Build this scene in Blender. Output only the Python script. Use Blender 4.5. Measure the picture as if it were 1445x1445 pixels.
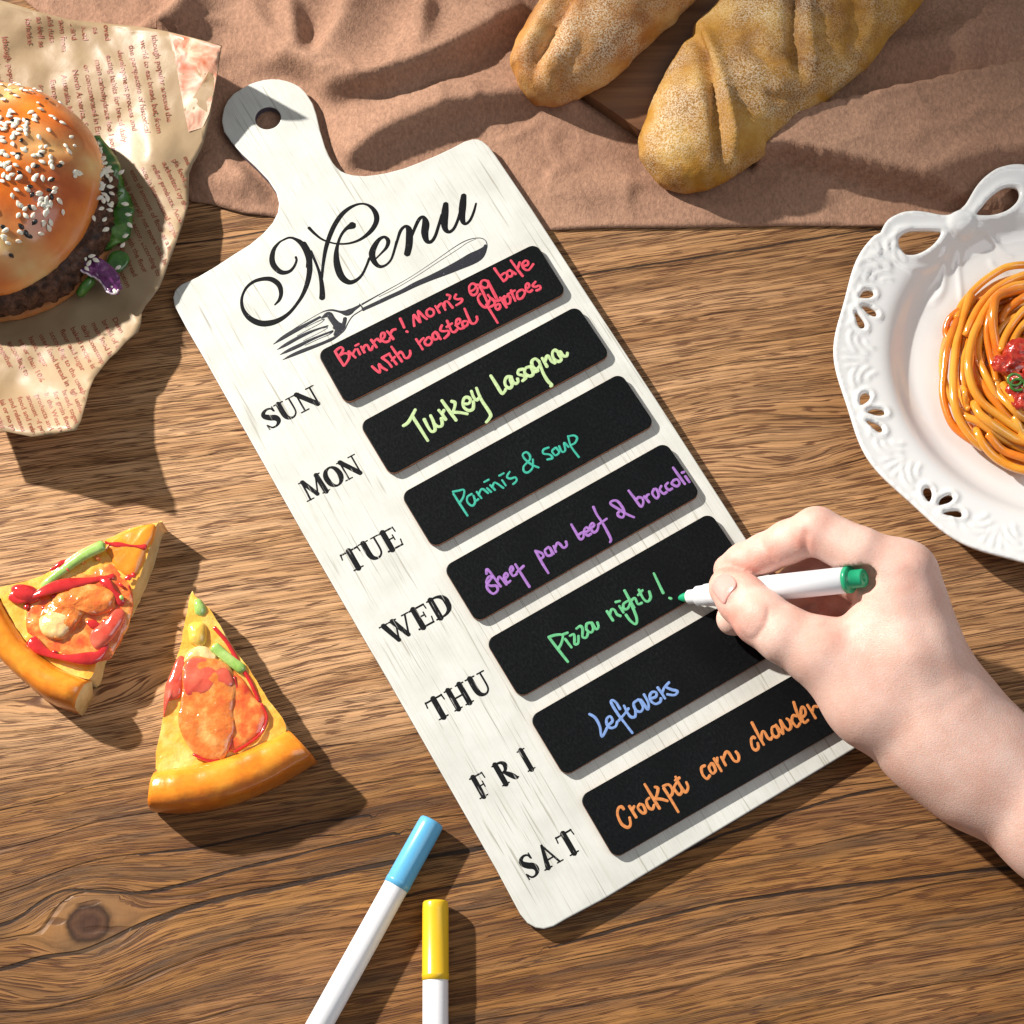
import bpy, math, random
import numpy as np
from mathutils import Vector, Matrix, noise as mnoise
from mathutils.geometry import delaunay_2d_cdt

for o in list(bpy.data.objects): bpy.data.objects.remove(o)
S = bpy.context.scene
COL = S.collection
MM = 0.001
# ---------------------------------------------------------------- camera (solved from the seven chalkboard strips)
F_PX, W_PX = 2566.0, 1445.0
CR = np.array([[0.99946, 0.01142, 0.03074], [0.0, 0.93744, -0.34815], [-0.03279, 0.34797, 0.93693]])
CC = np.array([20.853, -236.151, 643.52])
def U(u, v, z=0.0):
    """point of the place (mm) at height z seen at photo pixel (u, v)"""
    d = CR @ np.array([u-722.5, -(v-722.5), -F_PX]); s = (z-CC[2])/d[2]
    return CC+s*d
cam = bpy.data.cameras.new('camera'); cam_o = bpy.data.objects.new('camera', cam); COL.objects.link(cam_o)
m4 = Matrix.Identity(4)
for i in range(3):
    for j in range(3): m4[i][j] = CR[i][j]
    m4[i][3] = CC[i]*MM
q = m4.to_quaternion(); cam_o.rotation_mode = 'QUATERNION'; cam_o.rotation_quaternion = q; cam_o.location = CC*MM
cam.sensor_width = 36; cam.lens = 36*F_PX/W_PX; cam.clip_start = 0.01; cam.clip_end = 20
S.camera = cam_o
S.render.resolution_x = 1024; S.render.resolution_y = 1024
# ---------------------------------------------------------------- light: one hard warm lamp from the upper left, soft fill overhead
w = bpy.data.worlds.new('World'); S.world = w; w.use_nodes = True
w.node_tree.nodes['Background'].inputs[0].default_value = (0.93, 0.96, 1.0, 1)
w.node_tree.nodes['Background'].inputs[1].default_value = 0.24
def aim(o, target):
    d = Vector(target)-o.location; o.rotation_euler = d.to_track_quat('-Z', 'Y').to_euler()
SUNV = np.array([-1.38, 0.92, 1.0]); SUNV = SUNV/np.linalg.norm(SUNV)
L = bpy.data.lights.new('key_lamp', 'SPOT'); L.energy = 480; L.color = (1.0, 0.955, 0.885); L.shadow_soft_size = 0.030
L.spot_size = math.radians(18.5); L.spot_blend = 1.0
lo = bpy.data.objects.new('key_lamp', L); COL.objects.link(lo)
lo.location = Vector(SUNV)*2.2; aim(lo, (-0.105, 0.03, 0))
A = bpy.data.lights.new('added_soft_fill', 'AREA'); A.energy = 4.2; A.size = 0.8; A.color = (0.95, 0.97, 1.0)  # area lamp added as fill, to lift shadows and give soft highlights
ao = bpy.data.objects.new('added_soft_fill', A); COL.objects.link(ao); ao.location = (0.75, -0.15, 1.15); aim(ao, (0.0, 0.0, 0))
S.view_settings.view_transform = 'Standard'; S.view_settings.look = 'None'
S.view_settings.exposure = 0.0; S.view_settings.gamma = 1.0

# ---------------------------------------------------------------- helpers
def link(o, parent=None):
    COL.objects.link(o)
    if parent is not None: o.parent = parent
    return o
def tag(o, label=None, cat=None, group=None, kind=None):
    if label: o['label'] = label
    if cat: o['category'] = cat
    if group: o['group'] = group
    if kind: o['kind'] = kind
    return o
def empty(name, loc=(0, 0, 0), rz=0.0):
    o = bpy.data.objects.new(name, None); COL.objects.link(o)
    o.location = [c*MM for c in loc]; o.rotation_euler = (0, 0, rz); o.empty_display_size = 0.01
    return o
def mesh(name, verts, faces, mat=None, parent=None, smooth=True, loc=(0, 0, 0), mats=None, midx=None):
    """verts in mm, world axes relative to loc (or to the parent's frame)"""
    me = bpy.data.meshes.new(name)
    V = np.asarray(verts, dtype=float)*MM
    me.from_pydata(V.tolist(), [], [tuple(int(i) for i in f) for f in faces])
    for mt in (mats or ([mat] if mat else [])): me.materials.append(mt)
    if midx is not None: me.polygons.foreach_set('material_index', np.asarray(midx, dtype=np.int32))
    if smooth: me.polygons.foreach_set('use_smooth', [True]*len(me.polygons))
    me.update()
    o = bpy.data.objects.new(name, me); link(o, parent)
    if parent is None: o.location = [c*MM for c in loc]
    return o
def join(parts):
    V, F, n = [], [], 0
    for v, f in parts:
        V.append(np.asarray(v, float)); F += [tuple(i+n for i in q) for q in f]; n += len(v)
    return np.concatenate(V) if V else np.zeros((0, 3)), F
def cr(pts, n=8, closed=False):
    """Catmull-Rom through points of any dimension"""
    P = np.asarray(pts, float); out = []
    N = len(P)
    if N < 3 and not closed:
        return np.array([P[0]+(P[-1]-P[0])*t for t in np.linspace(0, 1, n+1)])
    rng = range(N) if closed else range(N-1)
    for i in rng:
        if closed: a, b, c, d = P[(i-1) % N], P[i], P[(i+1) % N], P[(i+2) % N]
        else: a, b, c, d = P[max(i-1, 0)], P[i], P[i+1], P[min(i+2, N-1)]
        for k in range(n):
            t = k/n
            out.append(0.5*((2*b)+(-a+c)*t+(2*a-5*b+4*c-d)*t*t+(-a+3*b-3*c+d)*t**3))
    if not closed: out.append(P[-1])
    return np.array(out)
def inside(poly, x, y):
    poly = np.asarray(poly); x = np.asarray(x, float); y = np.asarray(y, float)
    r = np.zeros(x.shape, bool); j = len(poly)-1
    for i in range(len(poly)):
        xi, yi = poly[i][:2]; xj, yj = poly[j][:2]
        c = ((yi > y) != (yj > y)) & (x < (xj-xi)*(y-yi)/((yj-yi) if yj != yi else 1e-12)+xi)
        r ^= c; j = i
    return r
def seg_dist(px, py, poly, closed=False):
    """distance to polyline, signed side (+ left), arc parameter 0..1"""
    P = np.asarray(poly, float)[:, :2]
    if closed: P = np.vstack([P, P[:1]])
    best = np.full(np.shape(px), 1e9); side = np.zeros(np.shape(px)); par = np.zeros(np.shape(px))
    L_ = np.r_[0, np.cumsum(np.hypot(*np.diff(P, axis=0).T))]
    for i in range(len(P)-1):
        a, b = P[i], P[i+1]; d = b-a; l2 = max(d@d, 1e-12)
        t = np.clip(((px-a[0])*d[0]+(py-a[1])*d[1])/l2, 0, 1)
        dx, dy = px-a[0]-t*d[0], py-a[1]-t*d[1]; D = np.hypot(dx, dy); m = D < best
        best = np.where(m, D, best); side = np.where(m, np.sign(d[0]*dy-d[1]*dx), side)
        par = np.where(m, (L_[i]+t*math.sqrt(l2))/L_[-1], par)
    return best, side, par
def cdt(outer, holes=(), step=3.0, margin=0.45):
    """triangulate a 2D region with inner grid points; returns 2D verts, tris, boundary loops as vertex ids"""
    outer = np.asarray(outer, float); pts = [tuple(p) for p in outer]; edges = []; n = len(outer)
    edges += [(i, (i+1) % n) for i in range(n)]
    for h in holes:
        k = len(pts); m = len(h); pts += [tuple(p) for p in h]; edges += [(k+i, k+(i+1) % m) for i in range(m)]
    x0, y0 = outer.min(0); x1, y1 = outer.max(0)
    gx, gy = np.meshgrid(np.arange(x0+step/2, x1, step), np.arange(y0+step/2, y1, step*0.866))
    gx[::2] += step/2
    gx, gy = gx.ravel(), gy.ravel()
    ok = inside(outer, gx, gy); gx, gy = gx[ok], gy[ok]
    d, _, _ = seg_dist(gx, gy, outer, True); ok = d > step*margin; gx, gy = gx[ok], gy[ok]
    for h in holes:
        d, _, _ = seg_dist(gx, gy, h, True); ok = (d > step*margin) & ~inside(h, gx, gy); gx, gy = gx[ok], gy[ok]
    pts += list(zip(gx.tolist(), gy.tolist()))
    V, E_, F_, ov, oe, of = delaunay_2d_cdt([Vector(p) for p in pts], edges, [], 0, 1e-6)
    V = np.array([tuple(v) for v in V]); F_ = [tuple(f) for f in F_]
    cen = np.array([V[list(f)].mean(0) for f in F_])
    keep = inside(outer, cen[:, 0], cen[:, 1])
    for h in holes: keep &= ~inside(h, cen[:, 0], cen[:, 1])
    F_ = [f for f, k in zip(F_, keep) if k]
    out = []
    for f in F_:
        a, b, c = V[f[0]], V[f[1]], V[f[2]]
        out.append(f if (b[0]-a[0])*(c[1]-a[1])-(b[1]-a[1])*(c[0]-a[0]) > 0 else (f[0], f[2], f[1]))
    cnt = {}
    for f in out:
        for i in range(3):
            e = (f[i], f[(i+1) % 3]); cnt[e] = 1
    bd = [e for e in cnt if (e[1], e[0]) not in cnt]
    return V, out, bd
def slab(V2, F2, bd, ztop, zbot, wall_split=True):
    """solid from a triangulated region: top at ztop(x,y), bottom at zbot(x,y)"""
    V2 = np.asarray(V2); n = len(V2)
    zt = ztop(V2[:, 0], V2[:, 1]) if callable(ztop) else np.full(n, float(ztop))
    zb = zbot(V2[:, 0], V2[:, 1]) if callable(zbot) else np.full(n, float(zbot))
    V = np.vstack([np.c_[V2, zt], np.c_[V2, zb]])
    F = list(F2)+[(f[0]+n, f[2]+n, f[1]+n) for f in F2]
    mid = [0]*len(F2)+[2]*len(F2)
    if wall_split:
        k = len(V); ids = sorted({i for e in bd for i in e}); mp = {i: k+j for j, i in enumerate(ids)}; m = len(ids)
        V = np.vstack([V, V[ids], V[[i+n for i in ids]]])
        for a, b in bd: F.append((mp[b], mp[a], mp[a]+m, mp[b]+m)); mid.append(1)
    else:
        for a, b in bd: F.append((b, a, a+n, b+n)); mid.append(1)
    return V, F, mid
def vnoise(V, scale, seed=0.0, octaves=3):
    out = np.empty(len(V))
    for i, p in enumerate(V):
        out[i] = mnoise.fractal(Vector((p[0]/scale+seed, p[1]/scale-seed, p[2]/scale+seed*.7)), 1.0, 2.0, octaves)
    return out
def tube(pts, rad, nseg=10, caps=True, flat=1.0):
    P = np.asarray(pts, float); n = len(P); R = np.full(n, rad) if np.isscalar(rad) else np.asarray(rad, float)
    T = np.gradient(P, axis=0); T /= np.linalg.norm(T, axis=1)[:, None]+1e-12
    up = np.array([0, 0, 1.0]); V = []; F = []
    a0 = np.cross(T[0], up); 
    if np.linalg.norm(a0) < 1e-3: a0 = np.array([1.0, 0, 0])
    a = a0/np.linalg.norm(a0)
    for i in range(n):
        a = a-T[i]*(a@T[i]); a /= np.linalg.norm(a); b = np.cross(T[i], a)
        for k in range(nseg):
            t = 2*math.pi*k/nseg; V.append(P[i]+R[i]*(math.cos(t)*a+flat*math.sin(t)*b))
    for i in range(n-1):
        for k in range(nseg):
            k2 = (k+1) % nseg; F.append((i*nseg+k, i*nseg+k2, (i+1)*nseg+k2, (i+1)*nseg+k))
    if caps:
        V.append(P[0]-T[0]*R[0]*0.5); V.append(P[-1]+T[-1]*R[-1]*0.5); c0, c1 = len(V)-2, len(V)-1
        for k in range(nseg):
            k2 = (k+1) % nseg; F.append((c0, k2, k)); F.append((c1, (n-1)*nseg+k, (n-1)*nseg+k2))
    return np.array(V), F
def lathe(prof, nseg=32):
    """prof: (r, t) along +x axis t"""
    V, F = [], []
    for r, t in prof:
        for k in range(nseg):
            a = 2*math.pi*k/nseg; V.append((t, r*math.cos(a), r*math.sin(a)))
    for i in range(len(prof)-1):
        for k in range(nseg):
            k2 = (k+1) % nseg; F.append((i*nseg+k, i*nseg+k2, (i+1)*nseg+k2, (i+1)*nseg+k))
    return np.array(V), F
_ramp = [0.0]
def ribbon(pts, width, z, hgt=0.05, n=5, seg=6, raw=False):
    """painted stroke: slightly domed ribbon; pts (x,y) mm, width scalar or per point"""
    P = np.asarray(pts, float)
    if P.shape[1] == 2: P = np.c_[P, np.full(len(P), float(width))]
    if len(P) == 1: P = np.vstack([P, P+[[0.05, 0.05, 0]]])
    Q = P if raw else cr(P, seg)
    # round caps
    T = np.gradient(Q[:, :2], axis=0); T /= np.linalg.norm(T, axis=1)[:, None]+1e-9
    L0 = []
    for k in (0.0, 0.35, 0.7):
        t = math.sqrt(max(0, 1-(1-k)**2)); L0.append(np.r_[Q[0, :2]-T[0]*Q[0, 2]/2*(1-k), Q[0, 2]*max(t, .02)])
    L1 = []
    for k in (0.7, 0.35, 0.0):
        t = math.sqrt(max(0, 1-(1-k)**2)); L1.append(np.r_[Q[-1, :2]+T[-1]*Q[-1, 2]/2*(1-k), Q[-1, 2]*max(t, .02)])
    if not raw: Q = np.vstack([L0, Q, L1])
    T = np.gradient(Q[:, :2], axis=0); T /= np.linalg.norm(T, axis=1)[:, None]+1e-9
    Nn = np.c_[-T[:, 1], T[:, 0]]; V = []; F = []
    zb = z+_ramp[0]; _ramp[0] = (_ramp[0]+0.004) % 0.04
    m = len(Q); prof = [(-1, 0), (-.62, 1), (0, 1.15), (.62, 1), (1, 0)]
    for i in range(m):
        for s, hh in prof:
            c = Q[i, :2]+Nn[i]*s*Q[i, 2]/2; V.append((c[0], c[1], zb-0.004+hh*hgt+0.00022*i))
    for i in range(m-1):
        for k in range(4): F.append((i*5+k, (i+1)*5+k, (i+1)*5+k+1, i*5+k+1))
    F = [(f[0], f[3], f[2], f[1]) for f in F]
    F = [tuple(reversed(f)) for f in F]
    return np.array(V), F
def px2(pts, o, s, z, frame=None):
    """zoomed trace coordinates -> mm on height z"""
    out = []
    for p in pts:
        q = U(o[0]+p[0]/s, o[1]+p[1]/s, z)
        out.append([q[0], q[1]]+list(p[2:]))
    return np.array(out)

# ---------------------------------------------------------------- materials
def mat(name, color=(.8, .8, .8), rough=.5, spec=.5, coat=0., coat_rough=.1, sss=0., sss_rad=(1, .3, .15), sss_scale=.002, metal=0.):
    m = bpy.data.materials.new(name); m.use_nodes = True; b = m.node_tree.nodes['Principled BSDF']
    b.inputs['Base Color'].default_value = (*color, 1); b.inputs['Roughness'].default_value = rough
    b.inputs['Specular IOR Level'].default_value = spec; b.inputs['Metallic'].default_value = metal
    b.inputs['Coat Weight'].default_value = coat; b.inputs['Coat Roughness'].default_value = coat_rough
    b.inputs['Subsurface Weight'].default_value = sss; b.inputs['Subsurface Radius'].default_value = sss_rad
    b.inputs['Subsurface Scale'].default_value = sss_scale
    return m
class NB:
    def __init__(s, m): s.m = m; s.t = m.node_tree; s.b = s.t.nodes['Principled BSDF']
    def n(s, typ, **kw):
        nd = s.t.nodes.new(typ)
        for k, v in kw.items(): setattr(nd, k, v)
        return nd
    def l(s, a, b): s.t.links.new(a, b)
    def coord(s, kind='Object', scale=(1, 1, 1), rot=(0, 0, 0), loc=(0, 0, 0)):
        tc = s.n('ShaderNodeTexCoord'); mp = s.n('ShaderNodeMapping')
        mp.inputs['Scale'].default_value = scale; mp.inputs['Rotation'].default_value = rot; mp.inputs['Location'].default_value = loc
        s.l(tc.outputs[kind], mp.inputs['Vector']); return mp.outputs[0]
    def noise(s, vec, scale=1., detail=4., rough=.55, dist=0.):
        nd = s.n('ShaderNodeTexNoise'); s.l(vec, nd.inputs['Vector'])
        nd.inputs['Scale'].default_value = scale; nd.inputs['Detail'].default_value = detail
        nd.inputs['Roughness'].default_value = rough; nd.inputs['Distortion'].default_value = dist
        return nd.outputs['Fac']
    def ramp(s, fac, stops, interp='LINEAR'):
        nd = s.n('ShaderNodeValToRGB'); s.l(fac, nd.inputs[0]); e = nd.color_ramp.elements; nd.color_ramp.interpolation = interp
        while len(e) < len(stops): e.new(0.5)
        for i, (p, c) in enumerate(stops):
            e[i].position = p; e[i].color = (*c, 1) if hasattr(c, '__len__') else (c, c, c, 1)
        return nd.outputs[0]
    def mix(s, fac, a, b, mode='MIX'):
        nd = s.n('ShaderNodeMix', data_type='RGBA', blend_type=mode)
        for sock, v in ((nd.inputs[0], fac), (nd.inputs[6], a), (nd.inputs[7], b)):
            if isinstance(v, (int, float)): sock.default_value = v
            elif isinstance(v, (tuple, list)): sock.default_value = (*v, 1)
            else: s.l(v, sock)
        return nd.outputs[2]
    def math(s, op, a, b=None, c=None, clamp=False):
        nd = s.n('ShaderNodeMath', operation=op); nd.use_clamp = clamp
        for i, v in enumerate((a, b, c)):
            if v is None: continue
            if isinstance(v, (int, float)): nd.inputs[i].default_value = v
            else: s.l(v, nd.inputs[i])
        return nd.outputs[0]
    def attr(s, name, out='Fac'):
        nd = s.n('ShaderNodeAttribute', attribute_name=name); return nd.outputs[out]
    def bump(s, h, dist=.0005, strength=1., prev=None):
        nd = s.n('ShaderNodeBump'); s.l(h, nd.inputs['Height']); nd.inputs['Distance'].default_value = dist
        nd.inputs['Strength'].default_value = strength
        if prev is not None: s.l(prev, nd.inputs['Normal'])
        return nd.outputs[0]
    def col(s, c): s.l(c, s.b.inputs['Base Color'])
    def rough(s, r): s.l(r, s.b.inputs['Roughness'])
    def nor(s, n_): s.l(n_, s.b.inputs['Normal'])
def fattr(o, name, vals):
    a = o.data.attributes.new(name, 'FLOAT', 'POINT'); a.data.foreach_set('value', np.asarray(vals, dtype=np.float32))

# ================================================================ TABLE
CRACKS = [[(-80,1330),(0,1306),(29,1294),(63,1270),(97,1257),(145,1259),(203,1260),(271,1245),(339,1226),(412,1209),(484,1192),(560,1176)],
          [(-60,1380),(0,1369),(60,1352),(110,1345),(145,1332),(194,1308),(242,1289),(300,1272),(368,1257),(436,1243),(509,1226),(572,1214),(678,1197),(760,1180)],
          [(200,1207),(232,1202),(291,1194),(368,1177),(436,1163),(520,1150)], [(560,1268),(630,1253),(700,1240),(760,1230)],
          [(960,1203),(1020,1178),(1100,1152),(1200,1122),(1300,1106),(1500,1080)], [(780,1338),(950,1290),(1100,1262),(1300,1238),(1500,1215)],
          [(770,400),(830,387),(900,376),(1045,354),(1128,340),(1239,323)], [(215,350),(250,344),(310,338),(400,322)]]
def build_table():
    x0, x1, y0, y1, st = -700, 700, -620, 640, 5.0
    xs = np.unique(np.r_[np.arange(x0, -260, 20), np.arange(-260, 260, 2.2), np.arange(260, x1+1, 20)])
    ys = np.unique(np.r_[np.arange(y0, -230, 20), np.arange(-230, 260, 2.2), np.arange(260, y1+1, 20)])
    X, Y = np.meshgrid(xs, ys); X = X.ravel(); Y = Y.ravel()
    th = math.radians(9.0)
    a = X*math.cos(th)+Y*math.sin(th); v = -X*math.sin(th)+Y*math.cos(th)
    def loc(u, vv):
        p = U(u, vv); return p[0]*math.cos(th)+p[1]*math.sin(th), -p[0]*math.sin(th)+p[1]*math.cos(th)
    ka, kv = loc(125, 1303)
    da, dv = a-ka, v-kv; r2 = (da/1.55)**2+dv**2
    knot = np.sqrt((da/1.25)**2+(dv)**2)
    v2 = v - dv*np.clip(150/(r2+50), 0, .90)*np.exp(-r2/3600)
    for (u_, w_, A_, sa, sv) in ((120, 1010, 11, 60, 11), (1115, 655, 6, 22, 7), (1010, 560, -4, 50, 13), (1240, 590, 5, 40, 9), (60, 1420, 6, 40, 8)):
        ca, cv = loc(u_, w_); v2 = v2 + A_*np.exp(-((a-ca)/sa)**2-((v-cv)/sv)**2)
    v2 = v2+1.6*np.sin(a/95+v/60)+.5*np.sin(a/41+1.3+v/33)
    dark = 1/(1+np.exp(-(-82-v-0.10*a)/5.0))            # the lower boards are a browner, more open-grained wood
    dark = np.maximum(dark, 0.6/(1+np.exp(-(v-80)/14.0))); dark = np.maximum(dark, .55/(1+np.exp(-(X-70)/30.)))  # browner top and right; the right is partly dimmer lamp light put into colour
    nx, ny = len(xs), len(ys)
    idx = np.arange(nx*ny).reshape(ny, nx)
    F = np.c_[idx[:-1, :-1].ravel(), idx[:-1, 1:].ravel(), idx[1:, 1:].ravel(), idx[1:, :-1].ravel()]
    m = mat('wood_table', rough=.55, spec=.18); b = NB(m)
    o = mesh('table_top', np.c_[X, Y, np.zeros_like(X)], F.tolist(), m)
    fattr(o, 'ga', a); fattr(o, 'gv', v2); fattr(o, 'knot', knot); fattr(o, 'dark', dark)
    for i, cp in enumerate(CRACKS):
        d, sd, _ = seg_dist(X, Y, cr(np.array([U(u_, w_)[:2] for u_, w_ in cp]), 6)); fattr(o, 'crack%d' % i, d*sd)
    tag(o, kind='structure')
    ga, gv, kn, dk = b.attr('ga'), b.attr('gv'), b.attr('knot'), b.attr('dark')
    def vec(sa, sv, z=0.0):
        c = b.n('ShaderNodeCombineXYZ'); b.l(b.math('MULTIPLY', ga, sa), c.inputs[0]); b.l(b.math('MULTIPLY', gv, sv), c.inputs[1]); c.inputs[2].default_value = z
        return c.outputs[0]
    wob = b.noise(vec(.028, .07, 3.), 1., 3.)
    gvw = b.math('ADD', gv, b.math('MULTIPLY', wob, 1.8))
    def vecw(sa, sv, z=0.0):
        c = b.n('ShaderNodeCombineXYZ'); b.l(b.math('MULTIPLY', ga, sa), c.inputs[0]); b.l(b.math('MULTIPLY', gvw, sv), c.inputs[1]); c.inputs[2].default_value = z
        return c.outputs[0]
    fine = b.noise(vecw(.036, 2.3), 1., 5., .58)          # fine fibre
    groove = b.noise(vecw(.013, .42, 7.), 1., 3., .5); brk = b.noise(vec(.055, .30, 31.), 1., 3.)   # embossed pores
    band = b.noise(vecw(.006, .11, 1.), 1., 3., .5)
    blot = b.noise(vecw(.012, .03, 9.), 1., 3.)
    speck = b.noise(vec(1.2, 2.0, 4.), 1., 2.)
    light = b.ramp(band, [(.28, (.36, .180, .073)), (.45, (.53, .292, .135)), (.6, (.62, .360, .186)), (.75, (.43, .220, .095))])
    brown = b.ramp(band, [(.28, (.095, .037, .011)), (.45, (.25, .108, .031)), (.6, (.345, .158, .046)), (.75, (.145, .060, .017))])
    c = b.mix(dk, light, brown)
    c = b.mix(b.ramp(blot, [(.40, 0.), (.70, .35)]), c, (.44, .23, .115))
    c = b.mix(1.0, c, b.ramp(fine, [(.31, .60), (.5, .98), (.72, 1.16)]), 'MULTIPLY')
    sw = b.math('FRACT', b.math('ADD', b.math('MULTIPLY', gvw, .36), b.math('MULTIPLY', b.noise(vec(.010, .05, 17.), 1., 3.), 2.4)))
    c = b.mix(1.0, c, b.ramp(sw, [(.0, .58), (.12, .92), (.6, 1.10), (.9, .82), (1., .58)]), 'MULTIPLY')
    gl = b.math('ABSOLUTE', b.math('SUBTRACT', b.math('FRACT', b.math('MULTIPLY', groove, 9.0)), .5))
    gm = b.ramp(gl, [(.0, 0.), (.095, .15), (.20, 1.)]); gm = b.math('ADD', gm, b.ramp(brk, [(.50, 0.), (.66, .75)]), clamp=True)
    c = b.mix(b.math('MULTIPLY', b.math('SUBTRACT', 1.0, gm), .90), c, (.090, .032, .016))
    # long dark cracks, more of them in the lower boards
    vo = b.n('ShaderNodeTexVoronoi', voronoi_dimensions='1D', feature='DISTANCE_TO_EDGE')
    cw = b.math('ADD', b.math('MULTIPLY', gvw, .060), b.math('MULTIPLY', b.noise(vec(.010, .004, 5.), 1., 2.), 1.0))
    b.l(cw, vo.inputs['W']); vo.inputs['Scale'].default_value = 1.0
    cm = b.noise(vecw(.012, .06, 12.), 1., 2.)
    wid = b.math('MULTIPLY', b.ramp(cm, [(.42, 0.), (.62, 1.)]), b.math('ADD', b.math('MULTIPLY', dk, .050), .004))
    crack = b.math('LESS_THAN', vo.outputs['Distance'], wid)
    soft = b.math('SUBTRACT', 1.0, b.math('DIVIDE', vo.outputs['Distance'], b.math('ADD', wid, .012)), clamp=True)
    stn = b.math('MULTIPLY', b.ramp(b.noise(vecw(.014, .13, 51.), 1., 4., .6), [(.50, 0.), (.68, .72)]), dk)
    c = b.mix(stn, c, (.085, .050, .030))
    c = b.mix(b.math('MULTIPLY', soft, .55), c, (.045, .024, .016))
    wv = b.noise(vec(.05, .02, 40.), 1., 3.); cks = None
    for i in range(len(CRACKS)):
        d = b.math('ABSOLUTE', b.math('ADD', b.attr('crack%d' % i), b.math('MULTIPLY', b.math('SUBTRACT', wv, .5), 1.6)))
        mk = b.math('SUBTRACT', 1.0, b.math('DIVIDE', d, b.math('MULTIPLY', wv, (1.5, 2.2, 1.0, 1.4, 1.2, 1.5, 1.1, 1.0)[i])), clamp=True); cks = mk if cks is None else b.math('MAXIMUM', cks, mk)
    cks = b.ramp(cks, [(.0, 0.), (.45, .9)]); c = b.mix(cks, c, (.024, .015, .012)); soft = b.math('MAXIMUM', soft, cks)
    # knot
    rng = b.noise(b.coord('Object', (160, 160, 1)), 1., 4.)
    kd = b.math('ADD', kn, b.math('MULTIPLY', rng, 3.5))
    kf = b.ramp(b.math('DIVIDE', kd, 40.), [(.19, 1.), (.25, 0.)])
    ring = b.ramp(b.math('DIVIDE', kd, 40.), [(.0, (.045, .022, .014)), (.05, (.10, .045, .025)), (.10, (.065, .030, .018)), (.15, (.11, .050, .027)), (.20, (.035, .018, .011)), (.26, (.24, .13, .06))])
    c = b.mix(kf, c, ring)
    halo = b.ramp(b.math('DIVIDE', kd, 40.), [(.22, 0.), (.26, .35), (.32, .1), (.5, 0.)])
    c = b.mix(halo, c, (.24, .135, .065))
    b.col(c)
    b.rough(b.ramp(fine, [(.3, .62), (.7, .42)]))
    h = b.math('ADD', b.math('MULTIPLY', gm, .7), b.math('ADD', b.math('MULTIPLY', fine, .45), b.math('MULTIPLY', speck, .18)))
    h = b.math('SUBTRACT', h, b.math('MULTIPLY', soft, 1.2))
    b.nor(b.bump(h, .00042, .8))
    return o
build_table()
# ================================================================ MENU BOARD
BA = math.radians(29.5417)
BX = np.array([math.cos(BA), math.sin(BA)]); BY = np.array([-BX[1], BX[0]])
Z_B = 4.6
OUTL = [(313,171),(313.9,162.7),(316,152),(321.1,141.9),(330,131.5),(341.9,124.3),(352,118.6),(362.7,114.9),(373,112.3),(383.4,111.3),(394,111.8),(404.2,113.9),(414,117.4),(422.9,122.2),(431.9,131.4),(441.2,146),(446.4,161.5),(451.6,184.4),(458.9,208.2),(463.6,219),(469.3,229),(475,236),(481.7,241.5),(490,245.2),(499.4,247.2),(515,248.2),(530,246.5),(546,243.8),(569.3,237.6),(592,229),(615,219.5),(629,213),(641.5,206.9),(655,199.7),(667.5,196.1),(675,196.5),(681,199.2),(690.3,207),(698.6,218.4),(750,294.2),(831.5,420),(927,565.3),(1054.2,762.7),(1140,894.5),(1217.5,1014),(1224,1028),(1222,1043),(1205.6,1056),(1100,1119.5),(1000,1179.5),(850,1269.5),(799.7,1296),(781,1306.9),(767.5,1310.6),(756,1309),(744.6,1302.8),(734.3,1290.3),(724.9,1272.7),(700,1226),(580,1016),(430,757),(290.6,510),(263.6,463.8),(246,430.6),(244.2,419.5),(247,409.8),(255.3,401.5),(278.1,391.1),(303,376.5),(328,360),(352.8,344.6),(371.5,329),(385,313.4),(392.3,298.9),(393.8,286.4),(390.2,271.9),(378.8,254.3),(361.1,235.6),(341.9,217.7),(326.3,200),(316,185.5)]
board_org = U(722, 780, 0); board_org[2] = 0
board = empty('menu_board', (board_org[0], board_org[1], .9), BA)
tag(board, 'long cream wood-grain menu board with round hanging handle, lettered Menu over a printed fork', 'menu board')
def toboard(P):
    P = np.atleast_2d(np.asarray(P, float)); d = P[:, :2]-board_org[:2]
    return np.c_[d@BX, d@BY]
def board_mats():
    m = mat('cream_board_print', rough=.42, spec=.35); b = NB(m)
    v1 = b.coord('Object', (1150, 26, 1)); v2 = b.coord('Object', (2400, 30, 1)); v3 = b.coord('Object', (60, 60, 1)); v4 = b.coord('Object', (420, 11, 1), loc=(.3, .2, 0))
    line = b.noise(v1, 1., 4., .5, .25); fib = b.noise(v2, 1., 3.); cl = b.noise(v3, 1., 4.); wide = b.noise(v4, 1., 2.)
    c = b.ramp(cl, [(.3, (.54, .54, .495)), (.6, (.63, .63, .585))])
    c = b.mix(b.ramp(fib, [(.32, .55), (.47, 0.)]), c, (.47, .46, .39))
    c = b.mix(b.ramp(line, [(.33, .65), (.39, 0.)]), c, (.30, .28, .22))
    c = b.mix(b.ramp(wide, [(.25, .6), (.27, 0.)]), c, (.16, .14, .11))
    b.col(c); b.nor(b.bump(b.ramp(line, [(.27, 0.), (.34, 1.)]), .00005, .4))
    e = mat('dark_board_edge', (.085, .07, .095), rough=.6)
    return m, e
bm_top, bm_edge = board_mats()
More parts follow.
